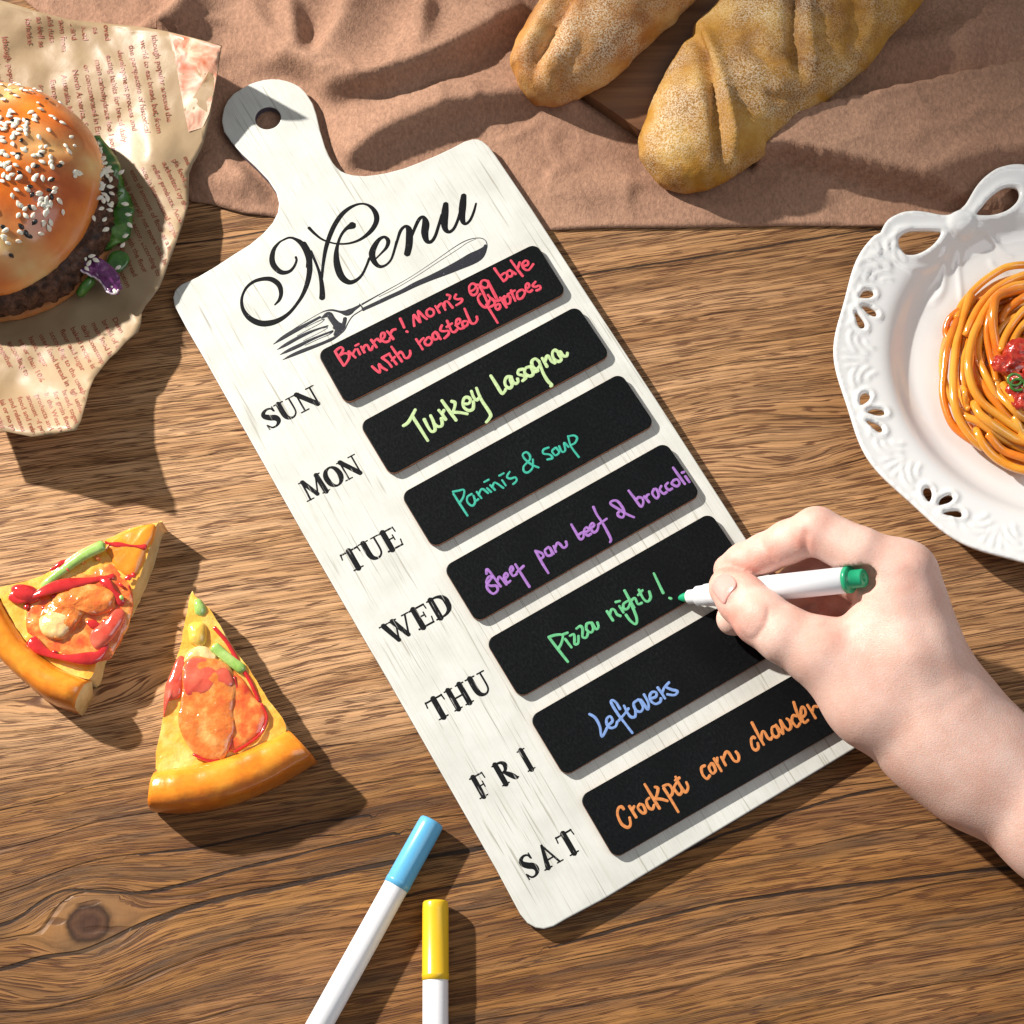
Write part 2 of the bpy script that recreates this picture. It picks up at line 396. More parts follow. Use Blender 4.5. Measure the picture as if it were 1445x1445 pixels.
def build_board():
    outer = toboard([U(u, v, Z_B) for u, v in OUTL])
    hc = toboard([U(378, 166.3, Z_B)])[0]; hole = [(hc[0]+5.3*math.cos(t), hc[1]+5.3*math.sin(t)) for t in np.linspace(0, 2*math.pi, 41)[:-1]]
    V2, F2, bd = cdt(outer, [hole], 9.0)
    V, F, mid = slab(V2, F2, bd, Z_B-.9, 0.0)
    # eased top edge
    o = mesh('board_panel', V, F, parent=board, mats=[bm_top, bm_edge, bm_edge], midx=mid, smooth=False)
    bv = o.modifiers.new('ease', 'BEVEL'); bv.width = .0004; bv.segments = 2; bv.limit_method = 'ANGLE'; bv.angle_limit = math.radians(60); bv.material = 0
    # merge split walls so the bevel sees one edge
    import bmesh
    bm = bmesh.new(); bm.from_mesh(o.data); bmesh.ops.remove_doubles(bm, verts=bm.verts, dist=1e-7); bm.to_mesh(o.data); bm.free()
    return hc
board_hole = build_board()

# ---- lettering painted on the board
ink = mat('black_print', (.012, .012, .013), rough=.6, spec=.12); b = NB(ink)
nz = b.noise(b.coord('Object', (900, 900, 1)), 1., 3., .7)
b.col(b.ramp(nz, [(.66, (.005, .005, .006)), (.72, (.16, .16, .15))]))
inkd = mat('worn_black_print', (.012, .012, .013), rough=.6, spec=.12); b = NB(inkd)
nz = b.noise(b.coord('Object', (1500, 110, 1)), 1., 3., .6)
b.col(b.ramp(nz, [(.60, (.006, .006, .007)), (.66, (.30, .29, .27))]))
inkf = mat('engraving_ink', (.012, .012, .02), rough=.5); b = NB(inkf)
nz = b.noise(b.coord('Object', (1100, 700, 1), rot=(0, 0, .6)), 1., 4., .7)
b.col(b.ramp(nz, [(.62, (.006, .006, .012)), (.67, (.09, .085, .16)), (.73, (.55, .54, .55))]))
def on_board(strokes, o, s, wscale=1.):
    """strokes: lists of (x,y[,w]) in a zoomed trace; w in zoomed pixels"""
    out = []
    k = .283/s*wscale
    for st in strokes:
        P = px2(st, o, s, Z_B); B_ = toboard(P[:, :2]); Wd = P[:, 2]*k
        out.append(np.c_[B_, Wd])
    return out
def lay(name, strokes, m, z=Z_B-.9, parent=board, hgt=.03, seg=6):
    V, F = join([ribbon(s_, 0, z, hgt, seg=seg) for s_ in strokes])
    return mesh(name, V, F, m, parent)
R3, R4, R5 = ((325, 340), 7.225), ((400, 260), 8.028), ((510, 260), 7.605)
M1 = [(455,650,18),(500,600,34),(518,530,42),(497,450,50),(430,396,52),(350,386,44),(250,410,36),(175,465,30),(130,540,26),(115,620,30),(135,710,38),(200,790,52),(300,838,62),(400,838,62),(500,805,50),(600,735,36),(680,640,32),(740,545,38),(785,430,48),(808,310,54),(805,210,58),(790,120,68),(745,35,66)]
M1b = [(285,930,60),(290,850,66),(262,750,74),(200,665,56),(120,615,32),(60,606,26),(0,630,24)]
M1c = [(545,-12,20),(500,15,24),(445,85,40),(425,185,54),(450,260,56),(520,320,50),(600,312,36),(650,262,28),(675,200,24),(668,165,24)]
M2 = [(310,760,30),(350,850,30),(390,950,30),(420,1050,40),(435,1150,50),(440,1240,60),(438,1285,64)]
M3 = [(435,1060,30),(448,920,34),(475,750,44),(512,620,50),(570,480,54),(650,355,52),(740,275,42),(840,228,28),(930,226,26),(1005,270,44),(1050,345,58),(1050,430,56),(990,530,50),(880,620,34),(760,666,26),(640,676,22),(540,662,20),(440,625,24),(360,565,30),(290,495,36)]
M4 = [(778,468,88),(765,475,76),(710,505,42),(655,575,32),(615,680,34),(598,800,56),(612,930,74),(660,1050,74),(740,1110,58),(820,1090,42),(890,1025,30),(940,925,28),(972,840,30)]
E1 = [(1040,850,18),(1110,780,24),(1170,710,38),(1186,640,46),(1145,598,34),(1085,625,44),(1030,705,62),(1003,790,70),(1030,880,58),(1090,932,40),(1160,915,28),(1220,850,26),(1258,740,28),(1280,650,28)]
N1 = [(338,760,26),(380,620,28),(420,500,34),(470,452,34),(508,480,60),(515,560,72),(510,660,72),(492,745,66)]
N2 = [(540,560,26),(575,465,34),(620,375,38),(665,352,36),(690,420,74),(680,520,74),(700,605,52),(745,618,38),(790,560,34),(830,440,32),(862,330,30)]
U1 = [(905,215,56),(897,300,74),(890,400,74),(900,480,56),(940,512,38),(990,478,32),(1030,395,30),(1062,290,30)]
U2 = [(1098,125,60),(1088,220,76),(1080,320,70),(1090,400,52),(1122,424,34),(1170,380,30),(1208,290,28),(1230,207,22)]
lay('menu_lettering', on_board([M1, M1c], *R3, 1.08)+on_board([M1b, M2, M3, M4, E1], *R4, 1.08)+on_board([N1, N2, U1, U2], *R5, 1.08), ink)
# fork engraving
R6, R7 = ((375, 400), 9.031), ((500, 320), 7.225)
fk = [[(100,775,6),(200,705,36),(330,625,44),(450,560,40),(560,500,30),(690,430,26)],
      [(145,845,6),(250,785,34),(400,700,36),(520,640,32),(640,590,22),(790,540,16)],
      [(180,910,6),(290,855,34),(430,790,38),(560,725,30),(700,665,22),(850,608,22)],
      [(215,975,6),(330,918,32),(480,855,40),(600,810,36),(740,755,32),(850,705,32),(940,650,18)],
      [(100,770,5),(300,620,6),(500,490,7),(680,385,7),(770,348,14),(850,340,20),(950,362,26),(1030,375,62),(1080,355,60),(1120,330,40),(1200,280,22)],
      [(940,655,12),(1005,590,14),(1050,500,12),(1110,415,12),(1215,345,12)],
      [(500,565,5),(620,505,6),(720,460,9),(745,462,9),(690,510,6),(560,580,6),(400,668,5)],
      [(640,590,5),(790,560,6),(700,620,5),(480,730,5)],
      [(600,700,5),(740,650,6),(850,612,14),(800,655,8),(680,705,6),(500,790,6)],
      [(715,440,20),(800,395,60),(850,460,60),(900,520,70),(945,560,84),(925,600,70),(880,650,30)],
      [(880,560,40),(960,590,50),(1000,500,40),(1010,450,40)],
      [(1195,262,12),(1225,300,14),(1248,345,14)]]
fh = [[(80,790,16),(200,722,12),(320,655,8),(560,520,5),(800,362,5),(1000,222,7),(1110,155,8),(1200,122,8),(1290,116,7),(1340,145,7),(1353,195,10),(1340,235,14)],
      [(250,715,5),(420,630,5),(640,500,5),(850,362,5),(1040,240,5),(1150,165,5),(1240,125,4)],
      [(90,842,30),(200,790,30),(330,730,34),(480,662,36),(620,590,44),(780,520,50),(930,455,66),(1080,385,84),(1190,330,100),(1270,285,90),(1325,225,46),(1335,190,20)],
      [(90,855,8),(330,748,8),(600,610,8),(800,528,9),(1000,455,10),(1180,372,10),(1280,325,10),(1335,245,12)]]
lay('fork_drawing', on_board(fk, *R6, 1.35)+on_board(fh, *R7, 1.3), inkf)
# days of the week in worn slab lettering
def st(x, w=.2): return [(x, .03, w), (x, .97, w)]
def sf(x, y, h=.17): return [(x-h, y, .055), (x+h, y, .055)]
GL = {
 'S': (.64, [[(.56,.76,.06),(.50,.92,.07),(.33,.97,.09),(.15,.88,.14),(.13,.72,.19),(.30,.54,.22),(.50,.40,.22),(.54,.20,.17),(.40,.05,.09),(.20,.05,.07),(.08,.22,.06)], [(.58,.74,.05),(.57,.98,.05)], [(.06,.02,.05),(.05,.27,.05)]]),
 'U': (.88, [[(.22,.95,.2),(.22,.38,.2),(.29,.13,.16),(.46,.03,.09),(.62,.10,.07),(.70,.32,.07),(.70,.95,.07)], sf(.22,.97,.2), sf(.72,.97,.15)]),
 'N': (.92, [[(.15,.03,.07),(.15,.95,.07)], [(.16,.95,.19),(.74,.05,.19)], [(.77,.05,.07),(.77,.95,.07)], sf(.13,.97,.13), sf(.15,.03), sf(.77,.97)]),
 'M': (1.15, [[(.14,.03,.08),(.17,.95,.08)], [(.20,.95,.19),(.55,.12,.17)], [(.55,.08,.07),(.88,.93,.07)], [(.92,.95,.19),(.96,.03,.2)], sf(.14,.03), sf(.96,.03), sf(.15,.97,.13), sf(.96,.97,.13)]),
 'O': (.86, [[(.44,.97,.08),(.24,.88,.15),(.13,.68,.20),(.12,.45,.21),(.17,.22,.18),(.30,.07,.11),(.46,.03,.08),(.63,.12,.14),(.74,.32,.20),(.76,.55,.20),(.69,.80,.16),(.56,.94,.10),(.42,.97,.08)]]),
 'T': (.84, [st(.42), [(.05,.94,.07),(.79,.94,.07)], [(.06,.97,.05),(.03,.72,.05)], [(.78,.97,.05),(.81,.72,.05)], sf(.42,.03,.2)]),
 'E': (.76, [st(.22), [(.05,.96,.07),(.66,.96,.07)], [(.25,.52,.06),(.50,.52,.06)], [(.05,.04,.07),(.68,.04,.07)], [(.66,.98,.05),(.68,.74,.05)], [(.51,.40,.05),(.51,.65,.05)], [(.67,.02,.05),(.71,.30,.05)]]),
 'W': (1.2, [[(.12,.95,.19),(.38,.07,.15)], [(.38,.05,.07),(.58,.78,.07)], [(.50,.95,.19),(.80,.07,.15)], [(.80,.05,.07),(1.05,.95,.07)], sf(.12,.97), sf(.5,.97,.15), sf(1.05,.97,.13)]),
 'D': (.86, [st(.22), [(.06,.96,.06),(.45,.96,.09),(.68,.80,.17),(.74,.52,.21),(.68,.22,.17),(.45,.05,.09),(.06,.04,.06)]]),
 'H': (.96, [st(.22), st(.74), [(.22,.5,.07),(.74,.5,.07)], sf(.22,.03), sf(.74,.03), sf(.22,.97), sf(.74,.97)]),
 'F': (.76, [st(.22), [(.05,.96,.07),(.68,.96,.07)], [(.25,.50,.06),(.50,.50,.06)], [(.68,.98,.05),(.70,.72,.05)], [(.51,.38,.05),(.51,.63,.05)], sf(.22,.03,.2)]),
 'R': (.95, [st(.22), [(.06,.96,.06),(.45,.95,.10),(.62,.78,.17),(.50,.55,.11),(.24,.50,.06)], [(.40,.52,.10),(.60,.30,.19),(.78,.08,.17),(.90,.04,.06)], sf(.22,.03)]),
 'I': (.46, [st(.23), sf(.23,.03,.18), sf(.23,.97,.18)]),
 'A': (.98, [[(.46,.97,.10),(.24,.05,.19)][::-1], [(.46,.97,.07),(.80,.04,.08)], [(.30,.34,.06),(.66,.34,.06)], sf(.24,.03), sf(.82,.03,.14)]),
}
DAYS = [('SUN',(378.9,607.2),(455.2,568.6),30.),('MON',(434.9,707.9),(513.8,666.0),30.),('TUE',(493,809.8),(571.3,767.7),30.),('WED',(552.4,912.6),(642.3,860.7),30.),('THU',(614.1,1020.6),(697.7,972.8),30.5),('FRI',(677.8,1128.9),(756.3,1082.6),31.),('SAT',(745.7,1242.6),(823,1198),31.)]
def build_days():
    for word, a, b_, hpx in DAYS:
        A_ = toboard([U(*a, Z_B)])[0]; B_ = toboard([U(*b_, Z_B)])[0]; H = 8.5
        L_ = B_[0]-A_[0]; y0 = (A_[1]+B_[1])/2; tot = sum(GL[c][0] for c in word); gap = 0.1
        spread = {'FRI': .42, 'SAT': .12, 'THU': .05}.get(word, .0)
        sx = L_/(tot+spread*2); x = A_[0]; out = []
        for ch in word:
            wd, sts = GL[ch]
            for s_ in sts:
                P = np.array(s_, float); Q = np.c_[x+P[:, 0]*sx, y0+P[:, 1]*H, P[:, 2]*(H*.55+sx*.45)*1.22]
                out.append(Q)
            x += (wd+spread)*sx
        V, F = join([ribbon(q_, 0, Z_B-.9, .03, seg=(5 if len(q_) > 2 else 1)) for q_ in out])
        mesh('day_lettering', V, F, inkd, board)
build_days()

# ================================================================ CHALKBOARD STRIPS
def strip_mats():
    m = mat('black_chalk_surface', (.012, .013, .015), rough=.5, spec=.12); b = NB(m)
    n1 = b.noise(b.coord('Object', (1300, 700, 1)), 1., 3., .7); n2 = b.noise(b.coord('Object', (70, 40, 1)), 1., 3.)
    b.col(b.mix(b.ramp(n2, [(.35, 0.), (.7, .6)]), (.003, .0035, .004), b.ramp(n1, [(.45, (.004, .0045, .005)), (.68, (.010, .011, .013)), (.80, (.07, .075, .08))])))
    b.nor(b.bump(n1, .00006, .6)); b.rough(b.ramp(n1, [(.3, .34), (.7, .55)]))
    e = mat('raw_fibreboard_edge', (.30, .135, .07), rough=.75); b = NB(e)
    b.col(b.ramp(b.noise(b.coord('Object', (300, 300, 900)), 1., 3.), [(.3, (.20, .085, .045)), (.7, (.38, .18, .10))]))
    return m, e, mat('magnet_sheet', (.02, .02, .02), rough=.7)
sm_top, sm_edge, sm_mag = strip_mats()
TAGS = [(-32.665, 95.952, -.017), (-32.471, 61.229, .011), (-32.55, 27.8, .012), (-32.621, -5.628, .015), (-32.95, -38.2, .013), (-33.308, -70.92, .012), (-32.374, -104.738, -.003)]
TZ0, TZ1 = 5.0, 6.9
def ink_mat(name, c):
    m = mat(name, c, rough=.55, spec=.3); b = NB(m)
    n = b.noise(b.coord('Object', (900, 900, 1)), 1., 3., .6)
    b.col(b.ramp(n, [(.3, tuple(x*.78 for x in c)), (.55, c), (.75, tuple(min(1, x*1.15+.03) for x in c))]))
    return m
HW = []   # (tag index, colour, width mm, [(origin, scale, strokes)])
A1, A2, A3 = ((430, 460), 9.633), ((670, 330), 9.633), ((540, 390), 9.031)
HW.append((0, (0.576, 0.050, 0.086), 1.02, [
 (*A1, [[(412,345),(468,440),(532,540)],[(415,345),(460,305),(500,290),(522,325),(490,385),(478,400),(545,372),(598,385),(605,430),(575,490),(538,540)],
  [(600,348),(650,392),(692,430)],[(655,385),(672,345),(690,318)],[(690,268),(732,246)],[(718,315),(752,385)],
  [(768,282),(812,358)],[(790,325),(812,275),(845,258),(868,288),(885,322),(912,320),(925,275)],[(905,190),(978,290)],[(935,235),(958,195),(990,175),(1010,195),(1030,215)],
  [(1045,190),(1085,150),(1085,100),(1050,100),(1035,145),(1055,195),(1100,218),(1150,200),(1160,160)],[(1120,72),(1165,120),(1205,178)],[(1160,118),(1190,62),(1235,45)],
  [(918,550),(968,598),(1022,635),(1020,575),(1010,520),(1055,565),(1118,602)],[(1052,432),(1152,375)],[(1052,435),(1130,490),(1182,555)],[(1150,385),(1200,455),(1250,520)],[(1185,470),(1225,420)],
  [(1180,282),(1252,385),(1322,482)],[(1262,395),(1300,352),(1335,380),(1362,430),(1405,432),(1435,385),(1432,335)]]),
 (*A3, [[(225,540),(275,652)],[(308,702),(318,708)],[(403,632),(395,560),(398,492),(440,540),(482,588),(462,510),(452,442),(510,500),(565,545)],
  [(600,412),(562,440),(568,490),(612,512),(652,480),(645,430),(600,412)],[(672,378),(725,462)],[(695,405),(725,365),(760,350),(800,428)],[(790,385),(790,335),(825,318),(860,360),(892,398)],
  [(822,235),(862,250),(850,292)],[(935,232),(915,275),(955,292),(1008,288),(1005,325),(940,368)],
  [(1115,195),(1175,160),(1190,115),(1145,92),(1105,130),(1112,200),(1150,240),(1200,215),(1215,150)],
  [(1205,105),(1235,120),(1290,225),(1345,355)],[(1350,395),(1290,390),(1235,335),(1215,270),(1245,225)],[(1300,148),(1250,118),(1262,62),(1308,50),(1350,82),(1340,135),(1300,148)],[(1350,82),(1395,180),(1445,280)],
  [(428,802),(470,865),(510,930)],[(462,858),(492,812),(520,790)],[(570,785),(535,835),(560,875),(605,868),(630,820),(600,778),(570,785)],
  [(672,705),(638,745),(655,800),(700,795),(712,745),(680,715),(740,800)],[(755,625),(735,682),(775,700),(838,695),(838,740),(790,788)],
  [(822,568),(850,635),(880,700),(918,710),(948,680)],[(818,645),(885,600)],[(930,625),(985,590),(982,545),(945,555),(940,620),(985,668),(1035,655)],
  [(1065,570),(1022,580),(1028,640),(1078,622),(1090,575)],[(1045,412),(1090,520),(1130,595),(1175,598),(1205,555),(1200,515)]]),
 (*A2, [[(180,640),(250,780),(322,912)],[(322,912),(255,905),(195,850),(180,830)],[(268,470),(330,560),(392,642)],[(350,572),(410,530),(445,560),(430,612),(392,645)],
  [(480,492),(440,520),(450,572),(500,575),(512,525),(480,495),(555,545)],[(490,362),(570,470),(650,572)],[(585,470),(602,420),(612,388)],
  [(655,440),(720,420),(722,375),(680,368),(648,420),(675,478),(735,490),(795,412)],
  [(160,962),(235,1085),(312,1210)],[(175,985),(215,880),(262,905),(268,960),(205,995)],[(300,965),(280,1000),(312,1030),(345,1000),(335,955),(300,965)],
  [(345,865),(385,930),(432,998)],[(345,905),(405,850)],[(450,840),(405,880),(430,950),(478,940),(480,870),(450,840)],[(495,770),(520,840),(552,912)],[(450,822),(545,770)],
  [(612,770),(575,805),(590,880),(645,870),(682,800),(650,760),(612,770)],[(705,752),(742,712),(722,675),(695,700),(700,765),(745,790),(780,765)],[(825,652),(788,700),(820,722),(880,705),(892,745),(842,770)]])]))
HW.append((1, (0.432, 0.562, 0.274), 1.25, [
 ((560, 490), 9.031, [[(85,1000),(150,950),(235,798)],[(205,890),(300,1040),(395,1190)],[(350,920),(398,1015),(445,1075),(488,1050),(470,960),(430,870)],[(470,970),(530,1012),(578,990),(568,908)],
  [(535,802),(575,850),(622,920)],[(580,850),(600,805)],[(575,680),(660,800),(755,930)],[(700,690),(740,705),(738,760),(715,825)],[(712,828),(800,832),(900,850)],
  [(850,722),(915,718),(940,672),(905,638),(855,655),(845,745),(905,805),(970,785),(978,692)],[(950,560),(980,640),(1020,672),(1055,640)],[(1015,520),(1075,665),(1190,845),(1180,905),(1140,955)]]),
 ((680, 460), 10.321, [[(130,725),(215,860),(290,980),(330,955),(350,918)],[(430,742),(370,742),(335,800),(348,870),(405,905),(440,860),(412,790),(425,745),(450,812),(495,840),(528,812),(520,770)],
  [(600,630),(540,642),(528,700),(600,722),(640,752),(592,800)],[(710,592),(640,612),(625,685),(695,730),(748,695),(712,595),(765,665),(815,650)],
  [(835,520),(780,478),(728,515),(742,595),(800,625),(845,580)],[(832,512),(890,680),(960,800),(1018,858),(1002,878)],[(880,470),(948,590)],[(915,525),(945,445),(975,445),(1010,510),(1062,540)],
  [(1100,372),(1062,350),(1028,390),(1045,475),(1118,518),(1158,480),(1112,405),(1140,375),(1180,432),(1235,438),(1246,395)]])]))
HW.append((2, (0.032, 0.360, 0.259), .82, [
 ((630, 600), 7.225, [[(72,700),(145,815),(215,922)],[(68,678),(120,668),(178,660),(175,725),(140,785)],[(258,702),(215,730),(215,785),(262,822),(292,785),(275,712),(300,768),(325,755)],
  [(310,680),(358,745)],[(330,715),(345,668),(372,652),(425,692)],[(385,580),(430,556)],[(415,642),(455,680)],[(448,612),(495,660)],[(468,635),(485,590),(512,592),(580,640)],
  [(540,515),(585,490)],[(568,560),(605,615)],[(645,475),(618,525),(650,545),(702,532),(716,565),(682,600)],
  [(940,432),(870,402),(800,345),(778,300),(815,275),(850,308),(848,355),(790,418),(790,468),(830,482),(878,435),(882,350)],
  [(1042,228),(990,250),(990,290),(1055,300),(1082,335),(1030,350)],[(1110,232),(1078,265),(1112,308),(1150,275),(1120,230)],[(1150,215),(1180,272),(1212,255),(1200,180),(1245,222)],
  [(1240,112),(1270,215),(1350,325)],[(1240,115),(1298,105),(1332,130),(1312,180),(1272,202)]])]))
HW.append((3, (0.302, 0.137, 0.432), .98, [
 ((610, 760), 9.633, [[(738,478),(742,418),(785,455),(862,560),(930,650)],[(830,520),(770,520),(735,600),(790,642),(868,642),(890,700),(835,750),(772,712),(742,640),(790,560),(830,520)],
  [(885,580),(905,520),(940,540),(1008,622)],[(985,555),(1030,500),(1000,470),(978,520),(1020,600),(1062,575)],[(1062,465),(1100,420),(1080,380),(1058,430),(1098,508),(1150,480)],[(1130,350),(1222,500),(1320,655)],[(1150,460),(1240,375)]]),
 ((670, 700), 7.225, [[(620,560),(685,680),(750,785)],[(620,562),(680,580),(702,615),(672,642)],[(752,522),(715,555),(742,608),(790,590),(765,525),(805,590)],[(805,510),(828,570)],[(818,540),(840,480),(868,490),(905,528),(938,505),(930,465)],
  [(985,290),(1030,368),(1075,440),(1108,420),(1105,370),(1062,392)],[(1120,372),(1165,348),(1140,318),(1115,355),(1150,402),(1185,385)],[(1182,330),(1218,298),(1198,275),(1175,315),(1212,370),(1250,345),(1262,290)],
  [(1210,112),(1245,190),(1300,270),(1360,380),(1388,440),(1380,470)],[(1258,292),(1345,232)]]),
 ((820, 640), 8.5, [[(635,765),(540,722),(430,655),(355,605),(368,572),(430,568),(490,635),(520,705),(500,765),(450,750),(442,712),(490,680)],
  [(570,445),(640,535),(715,635),(745,598),(738,540),(690,525),(668,550)],[(758,515),(815,582)],[(780,535),(792,502),(815,490)],[(875,428),(855,480),(905,540),(932,495),(905,430),(875,428)],
  [(962,390),(945,435),(990,482),(1025,462)],[(1042,350),(1012,388),(1050,438),(1092,420)],[(1112,320),(1088,362),(1150,392),(1182,355),(1152,310),(1112,320)],[(1105,170),(1175,270),(1245,365)],[(1212,230),(1235,222)],[(1252,275),(1300,342)]])]))
HW.append((4, (0.115, 0.432, 0.194), .98, [
 ((760, 790), 6.881, [[(100,752),(190,870),(285,990)],[(100,750),(165,730),(232,732),(225,800),(190,868)],[(238,725),(282,708)],[(260,770),(320,850)],[(305,738),(342,722),(350,765),(352,818),(385,808),(388,740)],
  [(368,668),(408,642),(428,675),(428,748),(465,752),(482,700)],[(512,610),(468,622),(468,680),(512,705),(532,665),(515,608),(558,672),(582,652),(572,610)],
  [(665,500),(722,588)],[(690,535),(708,482),(738,488),(762,530),(795,545)],[(750,410),(790,400)],[(785,450),(825,512)],[(865,400),(825,430),(828,478),(868,470),(890,420)],[(880,395),(930,500),(955,580),(942,625),(890,590),(850,535)],
  [(835,298),(885,390),(930,465)],[(895,400),(935,372),(965,430),(1002,418)],[(975,292),(1018,378),(1060,405),(1088,365),(1075,308)],[(968,342),(1010,295)],[(1120,132),(1165,228),(1210,322)],[(1270,370),(1286,376)]])]))
HW.append((5, (0.173, 0.288, 0.576), .98, [
 ((820, 940), 9.031, [[(108,612),(180,658),(238,765),(265,900),(330,790)],[(362,740),(402,695),(372,640),(328,672),(330,745),(380,788),(440,768),(460,712)],[(495,545),(450,470),(402,435),(385,470),(470,612),(560,730),(652,850)],
  [(480,695),(555,608),(605,540)],[(548,505),(595,600),(640,650),(690,640),(692,568)],[(728,428),(670,475),(698,560),(758,580),(790,525),(752,440),(728,428)],[(765,430),(805,490),(852,552),(858,470),(802,362)],
  [(892,412),(952,390),(960,340),(912,328),(878,370),(888,440),(948,482),(1008,455),(1018,412)],[(978,275),(1028,345),(1070,412)],[(1035,340),(1062,270),(1120,208)],[(1120,210),(1085,262),(1150,298),(1228,320),(1192,368),(1100,360)]])]))
HW.append((6, (0.590, 0.216, 0.061), 1.02, [
 ((860, 1050), 7.225, [[(145,662),(122,638),(90,658),(84,725),(125,815),(185,850),(215,820),(205,750)],[(205,635),(272,745)],[(232,678),(252,635)],[(310,612),(290,650),(335,702),(368,690),(345,625),(310,612)],[(405,550),(378,580),(398,645),(440,662),(455,620)],
  [(360,410),(435,535),(510,655)],[(465,438),(495,452),(485,515),(462,568)],[(470,558),(530,562),(592,580)],[(555,450),(630,570),(702,692)],[(550,430),(602,412),(640,455),(640,508),(610,540)],[(682,398),(660,450),(710,515),(742,472),(705,400),(682,398)],
  [(675,335),(725,430),(775,490),(802,445),(785,390)],[(672,370),(712,345)],[(972,220),(938,242),(950,310),(995,355),(1022,322)],[(1040,198),(1015,240),(1050,300),(1082,268),(1058,205),(1040,198)],[(1068,150),(1142,275)],[(1098,190),(1100,140)],[(1140,132),(1185,215)],[(1160,155),(1185,85),(1218,90),(1270,168),(1312,172),(1318,120),(1290,78)]]),
 ((1040, 960), 11.115, [[(280,905),(250,890),(222,940),(240,1050),(290,1095),(335,1060),(325,985)],[(235,665),(330,850),(420,1010)],[(382,925),(395,812),(435,815),(480,900),(530,925),(548,890)],[(605,715),(548,745),(560,850),(620,892),(662,840),(622,735)],[(612,700),(665,770),(722,835)],
  [(722,835),(712,740),(678,625),(740,720),(805,780),(848,730),(825,640),(780,602)],[(935,560),(880,555),(865,640),(940,730),(985,680)],[(890,345),(940,500),(1010,650)],[(1015,590),(1075,530),(1060,440),(1015,425),(1005,550),(1055,665),(1115,625)],[(1108,390),(1170,490),(1232,592)],[(1182,490),(1205,412),(1262,412)]])]))
STRIP_LABELS = ['black chalkboard strip beside SUN, two red lines beginning Brinner', 'black chalkboard strip beside MON with Turkey Lasagna in pale green', 'black chalkboard strip beside TUE with Paninis & soup in teal', 'black chalkboard strip beside WED with sheet pan beef & broccoli in purple', 'black chalkboard strip beside THU with Pizza night in green, under the marker tip', 'black chalkboard strip beside FRI with Leftovers in blue, partly under the hand', 'black chalkboard strip beside SAT with Crockpot corn chowder in orange']
def build_strips():
    rr = 3.3; Lx, Ly = 97., 24.9; base = []
    for cx, cy, a0 in ((Lx-rr, Ly-rr, 0), (rr, Ly-rr, 90), (rr, rr, 180), (Lx-rr, rr, 270)):
        for k in range(7): t = math.radians(a0+15*k); base.append((cx+rr*math.cos(t), cy+rr*math.sin(t)))
    base = np.array(base); n = len(base)
    for i, (bx, by, a) in enumerate(TAGS):
        # local frame: origin = top-left corner, x along the strip, y up the board
        org = BX*bx+BY*by
        root = empty('chalkboard_strip', (org[0], org[1], Z_B), BA+a)
        tag(root, STRIP_LABELS[i], 'chalkboard strip', 'seven chalkboard strips on the menu board')
        P = base-[0, Ly]; c = np.array([Lx/2, -Ly/2])
        def ring(ins, z): return np.c_[P+(c-P)/np.linalg.norm(c-P, axis=1)[:, None]*ins, np.full(n, z)]
        z0, z1 = TZ0-Z_B, TZ1-Z_B
        rings = [ring(.0, z0), ring(.0, z1-.35), ring(.12, z1-.08), ring(.35, z1)]
        V = np.vstack(rings); F = []; mid = []
        for r in range(3):
            for k in range(n):
                k2 = (k+1) % n; F.append((r*n+k, r*n+k2, (r+1)*n+k2, (r+1)*n+k)); mid.append(1 if r == 0 else 0)
        F.append(tuple(range(3*n, 4*n))); mid.append(0); F.append(tuple(range(n-1, -1, -1))); mid.append(1)
        mesh('strip_body', V, F, parent=root, mats=[sm_top, sm_edge], midx=mid, smooth=False)
        q_ = np.array([(8, -6), (89, -6), (89, -19), (8, -19)]); 
        MV = np.vstack([np.c_[q_, np.full(4, .0)], np.c_[q_, np.full(4, z0)]])
        mesh('magnet', MV, [(0, 1, 2, 3), (7, 6, 5, 4), (0, 4, 5, 1), (1, 5, 6, 2), (2, 6, 7, 3), (3, 7, 4, 0)], sm_mag, root, smooth=False)
        ca, sa = math.cos(BA+a), math.sin(BA+a)
        for ti, c_, wd, groups in HW:
            if ti != i: continue
            parts = []
            for o_, s_, strokes in groups:
                for stt in strokes:
                    W_ = px2(stt, o_, s_, TZ1)-org; Lc = np.c_[W_[:, 0]*ca+W_[:, 1]*sa, -W_[:, 0]*sa+W_[:, 1]*ca]
                    nn = len(Lc); wv = wd*(1+.12*np.sin(np.arange(nn)*1.7+len(parts)))
                    parts.append(ribbon(np.c_[Lc, wv], wd, z1, .035, seg=5))
            V, F = join(parts); mesh('handwriting', V, F, ink_mat('chalk_ink', c_), root)
build_strips()
